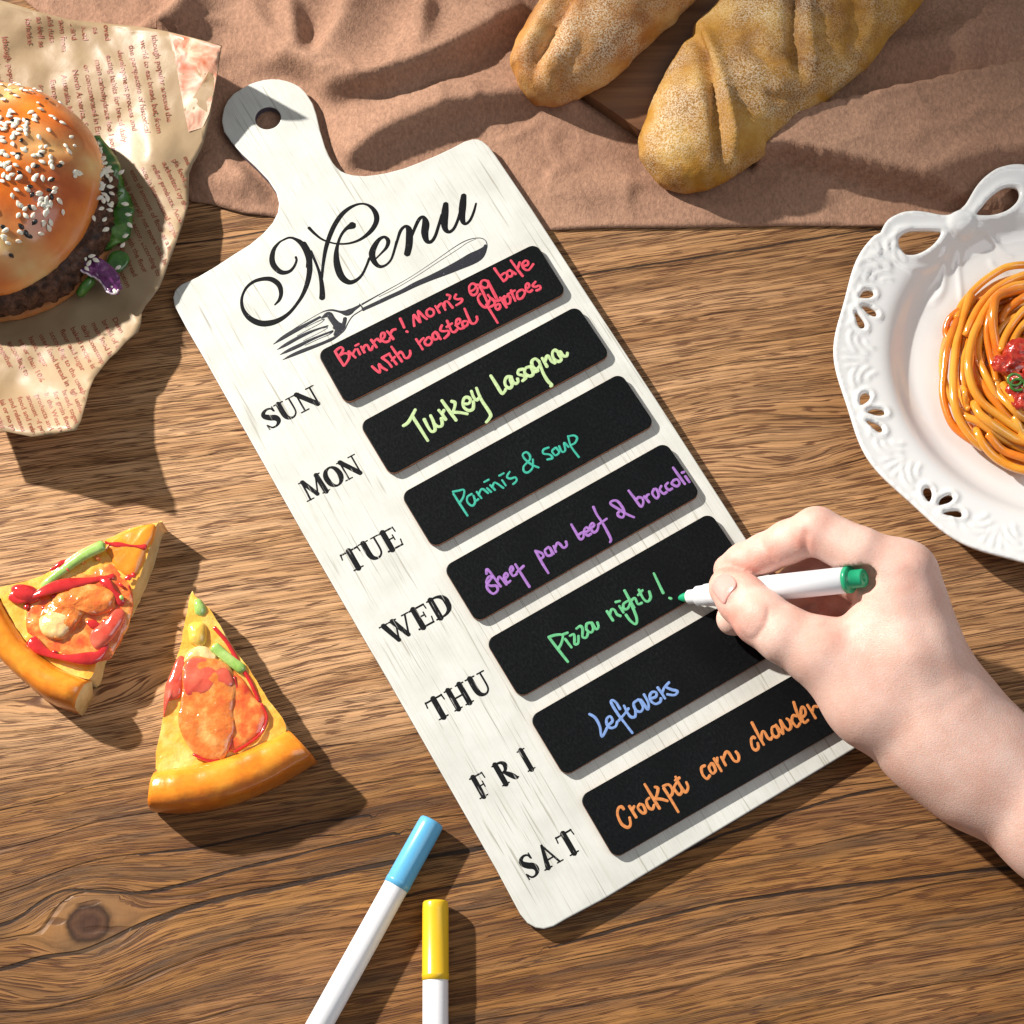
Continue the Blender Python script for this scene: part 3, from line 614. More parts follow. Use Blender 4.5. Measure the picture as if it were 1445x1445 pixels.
# ================================================================ MARKERS
def plastic(name, c, rough=.28, sss=.15):
    m = mat(name, c, rough=rough, spec=.5, sss=sss, sss_rad=(1, 1, 1), sss_scale=.002); b = NB(m)
    b.nor(b.bump(b.noise(b.coord('Object', (900, 900, 900)), 1., 2.), .00003, .3)); return m
white_pl = plastic('white_plastic', (.80, .80, .82)); blue_pl = plastic('blue_plastic', (.12, .42, .68)); yel_pl = plastic('yellow_plastic', (.80, .50, .02)); grn_pl = plastic('green_plastic', (.015, .34, .16))
def orient(root, a, b_):
    a, b_ = np.array(a), np.array(b_); d = Vector((b_-a).tolist()).normalized()
    root.rotation_mode = 'QUATERNION'; root.rotation_quaternion = Vector((1, 0, 0)).rotation_difference(d); root.location = [c*MM for c in a]
def capped_marker(a_px, b_px, cap_len_px, cmat, label, grp):
    a = U(*a_px, 4.6); b_ = U(*b_px, 4.4); ce = U(*cap_len_px, 4.6)
    root = empty('capped_marker'); tag(root, label, 'marker', grp); orient(root, a, b_)
    cl = np.linalg.norm(ce-a)
    V, F = lathe([(0, 0), (3.4, 0), (4.15, .25), (4.45, .9), (4.55, 3), (4.6, cl-2.2), (4.72, cl-2.0), (4.72, cl-1.3), (4.62, cl-1.1), (4.64, cl), (4.3, cl+.05)]); mesh('cap', V, F, cmat, root)
    V, F = lathe([(4.2, cl-.3), (4.42, cl+.1), (4.42, cl+84), (4.0, cl+85), (3.2, cl+85.2), (0, cl+85.2)]); mesh('barrel', V, F, white_pl, root)
    V, F = lathe([(3.1, cl+85), (3.1, cl+89), (2.7, cl+89.5), (0, cl+89.5)]); mesh('end_plug', V, F, cmat, root)
capped_marker((610.5, 1158), (452, 1444), (559, 1251), blue_pl, 'white marker with its sky blue cap on, lying slanted below the board', 'capped chalk markers on the table')
capped_marker((614.5, 1271), (614.5, 1440), (614.5, 1383), yel_pl, 'white marker with its yellow cap on, pointing straight up the photo', 'capped chalk markers on the table')

# ================================================================ shared shape makers
def pillow(outline, z0, h, p=2.2, rings=7, nz=.0, nscale=4., seed=0., base=-1.0, flat=.0, tilt=(0, 0)):
    """rounded lump over a closed outline (world mm)"""
    O = cr(outline, 5, True); c = O.mean(0); n = len(O); V = []; F = []
    prof = [(1.0, base), (1.0, 0)]+[(math.cos(t)**(2/p) if t < 1.57 else 0.02, math.sin(t)**(2/p)) for t in np.linspace(.12, 1.5, rings)]
    for s, hh in prof:
        s2 = s if s > .03 else .03
        for q_ in O:
            x, y = c+(q_-c)*s2; zz = z0+(h*hh if hh >= 0 else hh)+tilt[0]*(x-c[0])+tilt[1]*(y-c[1]); V.append([x, y, zz])
    V = np.array(V)
    if nz:
        d = vnoise(V, nscale, seed)*nz; V[:, 2] += np.where(V[:, 2] > z0+.01, d, 0); d2 = vnoise(V+50, nscale, seed+3)*nz*.6; V[:, 0] += d2; V[:, 1] -= d2
    m = len(prof)
    for i in range(m-1):
        for k in range(n):
            k2 = (k+1) % n; F.append((i*n+k, i*n+k2, (i+1)*n+k2, (i+1)*n+k))
    F.append(tuple((m-1)*n+k for k in range(n)))
    a = 0.0
    for k in range(n): a += O[k][0]*O[(k+1) % n][1]-O[(k+1) % n][0]*O[k][1]
    if a < 0: F = [tuple(reversed(f)) for f in F]
    return V, F
def ell(cx, cy, rx, ry, rot=0, n=12, jit=0., seed=0):
    r = random.Random(seed); out = []
    for k in range(n):
        t = 2*math.pi*k/n; j = 1+r.uniform(-jit, jit); x, y = rx*math.cos(t)*j, ry*math.sin(t)*j
        out.append((cx+x*math.cos(rot)-y*math.sin(rot), cy+x*math.sin(rot)+y*math.cos(rot)))
    return out
def pxo(pts, z, o=(0, 0), s=1.): return [tuple(U(o[0]+p[0]/s, o[1]+p[1]/s, z)[:2]) for p in pts]
def glossy(name, stops, scale=300, rough=.22, coat=.6, sss=.25, bump=.0005, bscale=500, rad=(1, .4, .15)):
    m = mat(name, stops[0][1], rough=rough, coat=coat, sss=sss, sss_rad=rad, sss_scale=.002); b = NB(m)
    n_ = b.noise(b.coord('Object', (scale,)*3), 1., 4., .6); b.col(b.ramp(n_, stops))
    b.nor(b.bump(b.noise(b.coord('Object', (bscale,)*3), 1., 3.), bump, .6)); return m

# ================================================================ PIZZA SLICES
crust_m = glossy('baked_crust', [(.25, (.72, .17, .010)), (.5, (.86, .27, .015)), (.75, (.90, .38, .035))], 90, .28, .5, .2, .00035, 260)
b = NB(crust_m); _l = b.b.inputs['Base Color'].links[0].from_socket; _e = b.math('ADD', b.attr('edge'), b.math('MULTIPLY', b.math('SUBTRACT', b.noise(b.coord('Object', (220, 220, 220)), 1., 4.), .5), .5)); b.col(b.mix(b.ramp(_e, [(.66, 0.), (1.0, .75)]), _l, (.42, .085, .006)))
dough_m = glossy('cut_dough', [(.3, (.62, .42, .18)), (.7, (.75, .58, .32))], 200, .55, .0, .2, .0004, 500)
cheese_m = glossy('melted_cheese', [(.3, (.84, .30, .025)), (.5, (.88, .46, .07)), (.7, (.90, .62, .20))], 110, .16, .9, .3, .0010, 260)
sauce_m = glossy('tomato_sauce', [(.3, (.42, .012, .012)), (.7, (.62, .03, .03))], 200, .10, 1., .3, .0002, 300)
meat_m = glossy('glazed_sausage', [(.25, (.55, .07, .02)), (.5, (.72, .20, .035)), (.72, (.84, .42, .13))], 130, .14, 1., .3, .0012, 300)
meat2_m = glossy('pale_ham_slice', [(.3, (.66, .045, .02)), (.5, (.78, .18, .035)), (.7, (.88, .46, .12))], 160, .14, 1., .3, .0010, 260)
tom_m = glossy('tomato_piece', [(.3, (.60, .05, .03)), (.7, (.72, .16, .09))], 150, .14, .9, .4, .0003, 300)
pep_m = glossy('green_pepper', [(.3, (.22, .42, .06)), (.7, (.45, .62, .20))], 200, .15, .9, .3, .0002, 400, (.4, 1, .2))
corn_m = glossy('corn_kernel', [(.3, (.78, .46, .05)), (.7, (.85, .60, .12))], 150, .2, .8, .3)
white_m = glossy('white_cheese_strip', [(.3, (.84, .45, .12)), (.7, (.88, .66, .34))], 150, .15, .9, .3)
def slice_base(root, top_px, arc_px, crust_px, zt=11.5, zc=17.5):
    c = np.array(root['c']); 
    T = np.array(pxo(top_px, zt))-c[:2]; V2, F2, bd = cdt(np.array([p+np.array([mnoise.noise(Vector((p[0]/2.5, p[1]/2.5, 1.))), mnoise.noise(Vector((p[0]/2.5, p[1]/2.5, 8.)))])*.5 for p in cr(T, 5, True)]), (), 1.8)
    def zf(x, y): return zt+np.array([.6*mnoise.noise(Vector((a/7, b_/7, 3.)))+.55*mnoise.noise(Vector((a/2.6, b_/2.6, 5.))) for a, b_ in zip(x, y)])
    V, F, mid = slab(V2, F2, bd, zf, 0.05)
    mesh('cheese_base', V, F, parent=root, mats=[cheese_m, dough_m, dough_m], midx=mid)
    # crust: lofted between inner arc and outer arc
    I = cr(np.array(pxo(arc_px, zt))-c[:2], 8); O = cr(np.array(pxo(crust_px, zt+1.5))-c[:2], 8); n = 40
    def rs(P):
        L_ = np.r_[0, np.cumsum(np.hypot(*np.diff(P, axis=0).T))]; t = np.linspace(0, L_[-1], n); return np.c_[np.interp(t, L_, P[:, 0]), np.interp(t, L_, P[:, 1])]
    I, O = rs(I), rs(O); prof = [(-.02, zt-1.5), (.0, zt-.8), (.04, zt+.8), (.12, zt+3.2), (.24, zc-.9), (.42, zc), (.66, zc-.3), (.84, zc-1.4), (.94, zc-3.4), (.985, zc-7), (1.0, 5), (.97, 1.0), (.9, .05), (.3, .05)]
    V = []; F = []; m = len(prof)
    for i in range(n):
        e = 1-.10*(abs(i/(n-1)-.5)*2)**8
        for s, z in prof:
            p = I[i]*(1-s)+O[i]*s; V.append((p[0], p[1], z*e if z > 1 else z))
    V = np.array(V); V[:, 2] += np.where(V[:, 2] > 3, vnoise(V, 9., 1.)*.7+vnoise(V, 2.5, 5.)*.18, 0)
    for i in range(n-1):
        for k in range(m-1): F.append((i*m+k, i*m+k+1, (i+1)*m+k+1, (i+1)*m+k))
    F = [tuple(reversed(f)) for f in F]; mid = [0]*len(F)
    F.append(tuple(k for k in range(m))); F.append(tuple((n-1)*m+k for k in reversed(range(m)))); mid += [1, 1]
    # orientation check
    a = V[F[5][0]]; nn = np.cross(V[F[5][1]]-V[F[5][0]], V[F[5][2]]-V[F[5][1]])
    if nn[2] < 0: F = [tuple(reversed(f)) for f in F]
    fattr(mesh('crust', V, F, parent=root, mats=[crust_m, dough_m], midx=mid), 'edge', np.tile([p[0] for p in prof], n))
def make_slice1():
    c = U(110, 880, 0); root = empty('pizza_slice', c); root['c'] = list(c)
    tag(root, 'upper left pizza slice with red sauce streaks and a pale green pepper strip', 'pizza slice', 'pizza slices on the table')
    o, s = (0, 720), 3.1413
    P = lambda pts, z: [tuple(np.array(q_)-c[:2]) for q_ in pxo(pts, z, o, s)]
    slice_base(root, [(228,737),(221,741),(205,793),(192,825),(178,854),(153,898),(137,927),(126,958),(80,941),(41,909),(19,879),(0,845),(-10,832),(48,817),(100,789),(153,760),(190,744)],
               [(-11,831),(2,850),(19,880),(41,909),(80,941),(127,960)], [(-38,845),(-30,893),(0,931),(32,960),(64,985),(104,1000)])
    z = 11.6
    V, F = pillow(P([(140,395),(200,330),(300,300),(420,250),(500,240),(560,300),(590,400),(560,520),(520,600),(470,660),(330,665),(230,640),(150,590),(110,500)], z), z-.4, 1.6, nz=.8, nscale=5, seed=2); mesh('ham_layer', V, F, meat2_m, root)
    V, F = pillow(P([(190,450),(240,390),(330,330),(450,330),(520,360),(510,430),(450,470),(380,470),(330,540),(260,580),(200,550),(170,500)], z), z+.8, 2.8, nz=1.3, nscale=5, seed=4); mesh('chicken_piece', V, F, meat_m, root)
    V, F = pillow(P([(180,490),(240,450),(320,470),(330,520),(270,570),(200,560)], z), z+1.6, 2.0, nz=.6, nscale=4, seed=8); mesh('pale_glare_lump', V, F, white_m, root)  # pale lump stands in for the glare on the chicken
    V, F = pillow(P([(400,560),(460,500),(530,440),(560,480),(500,580),(430,620)], z), z+1.0, 2.2, nz=.4, nscale=4, seed=6); mesh('tomato_piece', V, F, tom_m, root)
    V, F = pillow(P([(470,170),(540,110),(640,65),(690,70),(660,170),(600,290),(520,270),(490,210)], z), z-.3, 1.8, nz=.5, nscale=5, seed=12); mesh('cheddar_patch', V, F, crust_m, root)
    rnd = random.Random(3)
    for k in range(26):
        fx, fy = rnd.uniform(60, 620), rnd.uniform(120, 700); q_ = P([(fx, fy)], z)[0]
        if not inside(P([(o0*3.1413, (o1-720)*3.1413) for o0, o1 in [(222,750),(178,850),(126,950),(41,905),(10,845),(100,795)]], z), np.array([q_[0]]), np.array([q_[1]]))[0]: continue
        V, F = pillow(ell(q_[0], q_[1], rnd.uniform(.5, 1.3), rnd.uniform(.4, .9), rnd.uniform(0, 3), 6, .2, k), z+rnd.uniform(.1, 1.8), .7); mesh('topping_crumb', V, F, rnd.choice([sauce_m, meat_m, tom_m, pep_m, white_m]), root)
    for pts, r in (([(60,370),(100,400),(150,390),(260,345),(380,320),(505,295)], 2.4), ([(140,575),(180,620),(260,655),(360,665),(440,650),(480,590)], 2.2), ([(235,385),(320,395),(410,410)], 1.5), ([(230,270),(290,235),(330,215)], 1.2), ([(440,300),(480,330),(520,380),(545,420)], 1.6), ([(470,150),(540,160),(650,168)], 1.0), ([(560,310),(600,292)], 1.2), ([(390,500),(440,515),(480,500)], 1.5)):
        W_ = cr(np.array(P(pts, z)), 6); zz = z+2.4-1.8*np.abs(np.linspace(-1, 1, len(W_))) if r > 1.5 else np.full(len(W_), z+1.4)
        Q = np.c_[W_, zz]; V, F = tube(Q, r*(.80+.35*np.sin(np.linspace(0, 11, len(Q))+r*3)), 12, flat=.38); mesh('sauce_streak', V, F, sauce_m, root)
    V, F = pillow(P([(50,345),(90,330),(160,345),(180,400),(130,420),(70,400)], z), z, 3.2, nz=.3, seed=5); mesh('sauce_drop', V, F, sauce_m, root)
    V, F = tube(np.c_[cr(np.array(P([(185,345),(290,265),(380,205),(465,165)], z)), 5), np.linspace(z+.6, z+2.4, 16)], np.r_[.6, np.linspace(1.6, 2.4, 14), 2.2], 10, flat=.6); mesh('pepper_strip', V, F, pep_m, root)
    V, F = tube(np.c_[cr(np.array(P([(235,290),(320,220),(400,180),(450,165)], z)), 5), np.linspace(z+1.2, z+2.6, 16)], np.r_[.3, np.linspace(.5, 1.6, 14), 1.2], 8, flat=.4); mesh('pepper_white_rib', V, F, white_m, root)  # white centre of the pepper strip, its own colour
def make_slice2():
    c = U(320, 1020, 0); root = empty('pizza_slice', c); root['c'] = list(c)
    tag(root, 'pizza slice nearest the board, with a large sausage round, corn and green pepper', 'pizza slice', 'pizza slices on the table')
    o, s = (0, 720), 3.1413
    P = lambda pts, z: [tuple(np.array(q_)-c[:2]) for q_ in pxo(pts, z, o, s)]
    slice_base(root, [(269,839),(276,842),(296,860),(320,900),(350,943),(378,986),(405,1029),(380,1044),(345,1060),(300,1073),(255,1083),(220,1085),(229,1016),(240,970),(251,922),(256,905)],
               [(219,1086),(255,1082),(300,1072),(345,1059),(380,1043),(406,1029)], [(208,1139),(255,1141),(318,1130),(382,1104),(443,1068)])
    z = 11.6
    V, F = pillow(P([(980,700),(1060,730),(1130,830),(1180,880),(1175,960),(1120,1020),(1040,1070),(980,1040),(960,900)], z), z, 1.9, nz=.4, nscale=6, seed=3); mesh('ham_round', V, F, meat2_m, root)
    W_ = cr(np.array(P([(1160,860),(1185,920),(1160,990),(1100,1040),(1040,1075)], z)), 6); V, F = tube(np.c_[W_, np.full(len(W_), z+1.0)], .5, 8); mesh('ham_rind', V, F, sauce_m, root)
    V, F = pillow(P([(740,760),(790,650),(830,670),(815,760),(800,830),(750,850),(725,920),(728,830)], z), z-.2, 1.8, nz=.4, nscale=5, seed=6); mesh('tomato_piece', V, F, tom_m, root)
    V, F = pillow(P([(815,700),(860,650),(960,665),(1025,700),(1055,790),(1045,880),(1050,960),(1020,1060),(970,1112),(890,1100),(830,1040),(795,960),(800,870),(812,780)], z), z+.4, 2.5, p=4.0, nz=.8, nscale=7, seed=9); mesh('sausage_round', V, F, meat_m, root)
    V, F = pillow(P([(830,690),(870,660),(960,680),(1020,720),(1035,790),(960,800),(880,830),(830,820),(818,750)], z), z+2.1, 1.1, nz=.5, nscale=5, seed=19); mesh('tomato_skin', V, F, tom_m, root)
    W_ = cr(np.array(P([(1040,740),(1062,850),(1040,960),(1010,1070),(940,1115),(860,1085)], z)), 6); V, F = tube(np.c_[W_, np.full(len(W_), z+1.1)], .55, 8); mesh('sausage_skin', V, F, sauce_m, root)
    V, F = pillow(P([(860,400),(890,395),(915,440),(900,470),(865,460)], z), z-.4, 2.2, nz=.2); mesh('green_pea_piece', V, F, pep_m, root)
    V, F = pillow(P([(840,505),(905,500),(920,560),(900,605),(850,595),(835,555)], z), z-.3, 2.8, nz=.2); mesh('corn_kernel', V, F, corn_m, root)
    V, F = tube(np.c_[cr(np.array(P([(945,600),(1000,650),(1085,715)], z)), 6), np.full(13, z+.5)], np.r_[.8, np.full(11, 2.0), .7], 10, flat=.6); mesh('pepper_strip', V, F, pep_m, root)
    V, F = pillow(P([(840,620),(900,600),(960,640),(940,670),(860,660),(815,680)], z), z-.3, 2.2, nz=.6, nscale=3, seed=4); mesh('cheese_lump', V, F, white_m, root)
    V, F = tube(np.c_[cr(np.array(P([(950,520),(1010,590),(1060,680),(1110,760),(1150,850)], z)), 6), np.full(25, z+.1)], .8, 8); mesh('sauce_streak', V, F, sauce_m, root)
make_slice1(); make_slice2()

# ================================================================ PRINTED PAPER
CTRL = [(-60,-20,14),(0,0,15),(60,18,15),(150,33,12),(235,44,17),(313,64,29),(302,133,15),(288,200,10),(267,244,9),(266,288,10),(249,341,12),(230,393,10),(213,422,9),(199,441,11),(197,458,11),(177,483,12),(155,505,13),(133,533,16),(122,566,20),(107,607,27),(44,616,22),(0,607,20),(-60,600,18),
 (200,120,13),(215,212,13),(180,200,8),(190,320,6),(215,330,10),(120,100,10),(60,60,9),(150,440,6),(60,500,8),(60,560,14),(100,560,17),(0,300,2),(100,300,2),(0,450,4),(80,440,4),(140,330,3),(150,200,3),(100,200,2),(-60,300,2),(-60,120,6),(-60,480,5),(20,540,9),(150,480,10),(110,500,9)]
_cv, _ce, _cf, *_ = delaunay_2d_cdt([Vector(p[:2]) for p in CTRL], [], [], 0, 1e-6)
_cv = np.array([tuple(v) for v in _cv]); _ch = np.array([min(CTRL, key=lambda q_: (q_[0]-v[0])**2+(q_[1]-v[1])**2)[2] for v in _cv])
def paper_z(u, v):
    u = np.atleast_1d(np.asarray(u, float)); v = np.atleast_1d(np.asarray(v, float)); C_ = np.array(CTRL, float)
    d2 = (u[:, None]-C_[:, 0])**2+(v[:, None]-C_[:, 1])**2; w_ = 1/(d2+160)**1.5; sm = (w_*C_[:, 2]).sum(1)/w_.sum(1)
    fz = sm.copy()
    for f in _cf:
        a, b_, c_ = _cv[list(f)]; D = (b_[0]-a[0])*(c_[1]-a[1])-(c_[0]-a[0])*(b_[1]-a[1])
        l1 = ((u-a[0])*(c_[1]-a[1])-(c_[0]-a[0])*(v-a[1]))/D; l2 = ((b_[0]-a[0])*(v-a[1])-(u-a[0])*(b_[1]-a[1]))/D; l0 = 1-l1-l2
        ok = (l0 > -1e-6) & (l1 > -1e-6) & (l2 > -1e-6); h = _ch[list(f)]; fz = np.where(ok, l0*h[0]+l1*h[1]+l2*h[2], fz)
    wr = np.array([mnoise.noise(Vector((a/28, b_/28, 1.)))*.6+abs(mnoise.noise(Vector((a/17, b_/17, 4.))))*.7 for a, b_ in zip(u, v)])
    return .62*fz+.38*sm+wr
PAPER = [(-60,-14),(0,0),(56,17),(100,28),(150,33),(200,38),(235,44),(275,54),(313,64),(308,100),(302,133),(296,165),(288,200),(279,220),(272,232),(267,244),(266,266),(266,288),(258,315),(249,341),(239,368),(230,393),(225,405),(213,422),(206,430),(200,441),(199,456),(195,468),(177,483),(165,497),(155,505),(143,520),(133,533),(126,550),(122,566),(117,583),(114,594),(107,607),(75,613),(44,616),(20,611),(0,607),(-60,600)]
paper_m = mat('greaseproof_paper', rough=.42, spec=.4); b = NB(paper_m)
n1 = b.noise(b.coord('Object', (25, 25, 25)), 1., 4.); b.col(b.ramp(n1, [(.3, (.37, .25, .135)), (.65, (.50, .36, .215))]))
b.nor(b.bump(b.noise(b.coord('Object', (120, 120, 120)), 1., 5.), .0004, .5))
tr = b.n('ShaderNodeBsdfTranslucent'); tr.inputs[0].default_value = (.62, .44, .24, 1); mx = b.n('ShaderNodeMixShader'); mx.inputs[0].default_value = .22
out = b.t.nodes['Material Output']; b.l(b.b.outputs[0], mx.inputs[1]); b.l(tr.outputs[0], mx.inputs[2]); b.l(mx.outputs[0], out.inputs[0])
pprint_m = mat('red_brown_print', (.27, .065, .03), rough=.5)
ppic_m = mat('faded_red_picture', rough=.45); b = NB(ppic_m)
b.col(b.ramp(b.noise(b.coord('Object', (95, 95, 95)), 1., 5., .6, 1.2), [(.34, (.52, .15, .08)), (.48, (.62, .30, .20)), (.60, (.70, .50, .36))]))
def build_paper():
    V2, F2, bd = cdt(PAPER, (), 8.0); c = U(110, 330, 0)
    zz = paper_z(V2[:, 0], V2[:, 1]); V = np.array([U(a, b_, max(z, .8)) for (a, b_), z in zip(V2, zz)])-c
    F = [tuple(reversed(f)) for f in F2]
    o = mesh('printed_food_paper', V, F, paper_m, loc=c)
    tag(o, 'crumpled tan food wrapping paper printed with reddish lines of text, under the burger', 'wrapping paper')
    so = o.modifiers.new('thickness', 'SOLIDIFY'); so.thickness = .00012; so.offset = -1
    # picture area in the corner
    pic = [(238,46),(275,55),(311.5,65),(307,100),(301,133),(295,160),(286,180),(266,186),(259,150),(250,100)]
    def conform(V2, F2, name, m, lift):
        zz = paper_z(V2[:, 0], V2[:, 1]); V = np.array([U(a, b_, max(z, .8)+lift) for (a, b_), z in zip(V2, zz)])-c
        return mesh(name, V, F2, m, o)
    V2, F2, _ = cdt(pic, (), 5.0); conform(V2, [tuple(reversed(f)) for f in F2], 'printed_picture', ppic_m, .10)
    V2, F2, _ = cdt([(301,133),(303,112),(295,100),(284,118),(272,138),(280,150),(292,158)], (), 6.0); conform(V2, [tuple(reversed(f)) for f in F2], 'printed_label', paper_m, .17)
    # text lines: (text, x, y, angle (deg, reading direction in the picture, clockwise from +x), size px)
    T = []
    def block(lines, x, y, ang, step, size, dx=0, dy=0):
        a = math.radians(ang)
        for i, t in enumerate(lines):
            if t: T.append((t, x+i*step*(-math.sin(a))+i*dx, y+i*step*math.cos(a)+i*dy, ang, size))
    block(['lthough popular around the', 'world to eat bread, but, from', 'the perspective of historical', 'development process and', 'eating habits for bread daily', 'main carbohydrate food source', 'or concentrated in Europe', 'North America, South', 'Australia, Middle East', 'European countries in', 'some parts of Asia'], 213, 50, 79.5, 16.2, 11.2, 0, 4.0)
    block(['food loved', 'really as', 'produced', 'food and', 'drawn from', 'and nuts', 'as well as', 'ferment'], 143, 8, 84, 15.5, 11.5, 0, 1)
    block(['lthough popular around', 'some, the wheat'], 2, 52, 80, 17, 12)
    block(['me in the', 'ple food. Staple food', 'authorized by the staple food. Among', 'roller products. Accoin in the world', 'accoin international staple food. Main', 'ents of amount of flour as a bread food', 'main is generally not more than bread is', 'bread. To main is accor, according to', 'd is usually, together with the flour', 'ts to eat, so itself to the daily bread', 'many accessories not for consumption', 'the ratio of cold bread and the flour'], 258, 222, 64, 15.6, 10.4, -1.0, -3.0)
    block(['Dann', 'bread of the', 'main food bread', 'daily consumption', 'baked recipe is', 'flour and sugar', 'according to the usual', 'used food bread in', 'base, sugar', 'other than 10%', 'according to', 'together', 'itself'], 158, 450, 62, 15.6, 10.8, -1, -4)
    block(['ep bread', 'igh unleavened', 'bread, together', 'for grain flour', 'in the West needs of', 'products and', 'amount of products', 'food and refreshing', 'and releases', 'ial or no parm', 'measuring'], 112, 548, 68, 13.0, 10.2, -.5, -3)
    parts = []
    for t, x, y, ang, size in T:
        cu = bpy.data.curves.new('t', 'FONT'); cu.body = t; cu.size = size; cu.resolution_u = 2; cu.offset = size*.012
        to = bpy.data.objects.new('t', cu); COL.objects.link(to); dg = bpy.context.evaluated_depsgraph_get()
        me = bpy.data.meshes.new_from_object(to.evaluated_get(dg)); bpy.data.objects.remove(to); bpy.data.curves.remove(cu)
        if not me.vertices: continue
        P = np.array([v.co[:2] for v in me.vertices]); a = math.radians(ang); d = np.array([math.cos(a), math.sin(a)]); up = np.array([math.sin(a), -math.cos(a)])
        Q = np.array([x, y])+P[:, :1]*d+P[:, 1:]*up
        ok = inside(PAPER, Q[:, 0], Q[:, 1]) & ~(inside(pic, Q[:, 0], Q[:, 1]))
        dd, _, _ = seg_dist(Q[:, 0], Q[:, 1], PAPER, True); ok &= dd > 2.0
        fs = [tuple(p.vertices) for p in me.polygons if all(ok[list(p.vertices)])]
        if not fs: continue
        zz = paper_z(Q[:, 0], Q[:, 1]); V = np.array([U(a_, b_, max(z, .8)+.16) for (a_, b_), z in zip(Q, zz)])-c
        parts.append((V, fs)); bpy.data.meshes.remove(me)
    V, F = join(parts); t_ = mesh('printed_text', V, F, pprint_m, o, smooth=False)
    return o
build_paper()

# ================================================================ BURGER
def build_burger():
    rnd = random.Random(5); c = U(-14, 256, 28.); c0 = np.array([c[0], c[1], 3.0])
    root = empty('burger', c0); tag(root, 'sesame burger with glossy orange-brown bun and dark patty on the printed paper', 'burger')
    bun_m = mat('glazed_bun', rough=.26, coat=.55, coat_rough=.15, sss=.15, sss_rad=(1, .4, .1), sss_scale=.003); b = NB(bun_m)
    pale = b.attr('pale'); n1 = b.noise(b.coord('Object', (45, 45, 45)), 1., 4.); n2 = b.noise(b.coord('Object', (260, 260, 260)), 1., 4.)
    g = b.ramp(n1, [(.3, (.42, .065, .004)), (.55, (.68, .155, .008)), (.75, (.78, .24, .018))])
    b.col(b.mix(pale, g, b.ramp(n1, [(.3, (.70, .42, .14)), (.7, (.78, .56, .26))]))); b.nor(b.bump(n2, .0003, .35))
    R = 42.5; nr, na = 34, 110; V = []; F = []; pa = []
    def dome(rho, a):
        r = R*rho*(1+.012*math.sin(3*a+1)+.01*math.sin(5*a)); z = 21+25*max(0, 1-rho**2.35)**.62
        x, y = r*math.cos(a), 1.13*r*math.sin(a)
        return x, y, z
    lines = [[(50,205),(90,205),(128,218)], [(-20,330),(30,352),(105,380)], [(-30,180),(-80,120)], [(20,60),(5,130)]]
    LW = [np.array([U(*p, 40)[:2]-c0[:2] for p in l]) for l in lines]
    for i in range(nr):
        rho = math.sin(math.pi/2*i/(nr-1)) if i < nr-1 else 1.0
        for k in range(na):
            a = 2*math.pi*k/na; x, y, z = dome(rho, a); V.append([x, y, z])
    V = np.array(V)
    low = []
    for s, z in ((1.0, 19), (.985, 17.5), (.93, 16.8), (.5, 17)):
        for k in range(na):
            a = 2*math.pi*k/na; x, y, _ = dome(1., a); low.append([x*s, y*s, z])
    V = np.vstack([V, low]); m = nr+4
    for i in range(m-1):
        for k in range(na): k2 = (k+1) % na; F.append((i*na+k, (i+1)*na+k, (i+1)*na+k2, i*na+k2))
    V[:, 2] -= 3.0
    pale_v = np.zeros(len(V))
    for l, wd in zip(LW, (7, 8, 7, 6)):
        d, _, t = seg_dist(V[:, 0], V[:, 1], l); g_ = np.exp(-(d/wd)**2); pale_v = np.maximum(pale_v, g_); V[:, 2] -= 1.2*np.exp(-(d/2.5)**2)*(V[:, 2] > 17)
    rr = np.hypot(V[:, 0], V[:, 1])/R; edge = np.clip((rr-.80)/.2, 0, 1); ang = np.arctan2(V[:, 1], V[:, 0])
    pale_v = np.maximum(pale_v, edge*.18*(np.sin(ang+2.4) > -.3)); pale_v = np.clip(pale_v*(.8+.5*vnoise(V, 8., 2.)), 0, 1)
    V += (vnoise(V, 14, 3.)*.8)[:, None]*np.array([0, 0, 1])
    o = mesh('top_bun', V, F, bun_m, root); fattr(o, 'pale', pale_v)
    # lower bun, patty
    def disc(R_, z0, z1, cx, cy, nzs, seed, name, mt, rag=0.0, n=150):
        V = []; F = []; prof = [(0.01, 1), (.35, 1), (.6, 1), (.78, .98), (.88, .93), (.94, .84), (.98, .68), (1.0, .5), (.98, .3), (.93, .1), (.85, 0)]
        if name == 'patty': prof = [(.01, 1), (.5, 1)]+[(t, 1) for t in (.70, .74, .78, .82, .85, .88)]+[(.91, .97), (.935, .92), (.96, .84), (.98, .74), (.993, .62), (1.0, .5), (.993, .36), (.97, .2), (.92, .05), (.8, 0)]
        for s, h in prof:
            for k in range(n):
                a = 2*math.pi*k/n; r = R_*s*(1+rag*mnoise.noise(Vector((3*math.cos(a)+seed, 3*math.sin(a), 0)))); V.append((cx+r*math.cos(a), cy+r*math.sin(a), z0+(z1-z0)*h))
        V = np.array(V); nn = vnoise(V, 4.2, seed, 4)*nzs+(vnoise(V, 1.6, seed+7, 3)*.9 if name == 'patty' else 0); ce = np.array([cx, cy, (z0+z1)/2]); d = V-ce; d /= np.linalg.norm(d, axis=1)[:, None]; d[:, 2] *= 1.3; V += d*nn[:, None]
        for i in range(len(prof)-1):
            for k in range(n): k2 = (k+1) % n; F.append((i*n+k, (i+1)*n+k, (i+1)*n+k2, i*n+k2))
        return mesh(name, V, F, mt, root)
    seed_mat = glossy('pale_cabbage_vein', [(.3, (.55, .42, .55)), (.7, (.75, .68, .74))], 300, .3, .4, .2)
    bot = glossy('toasted_bun', [(.3, (.50, .16, .035)), (.7, (.62, .28, .10))], 80, .5, .1, .1)
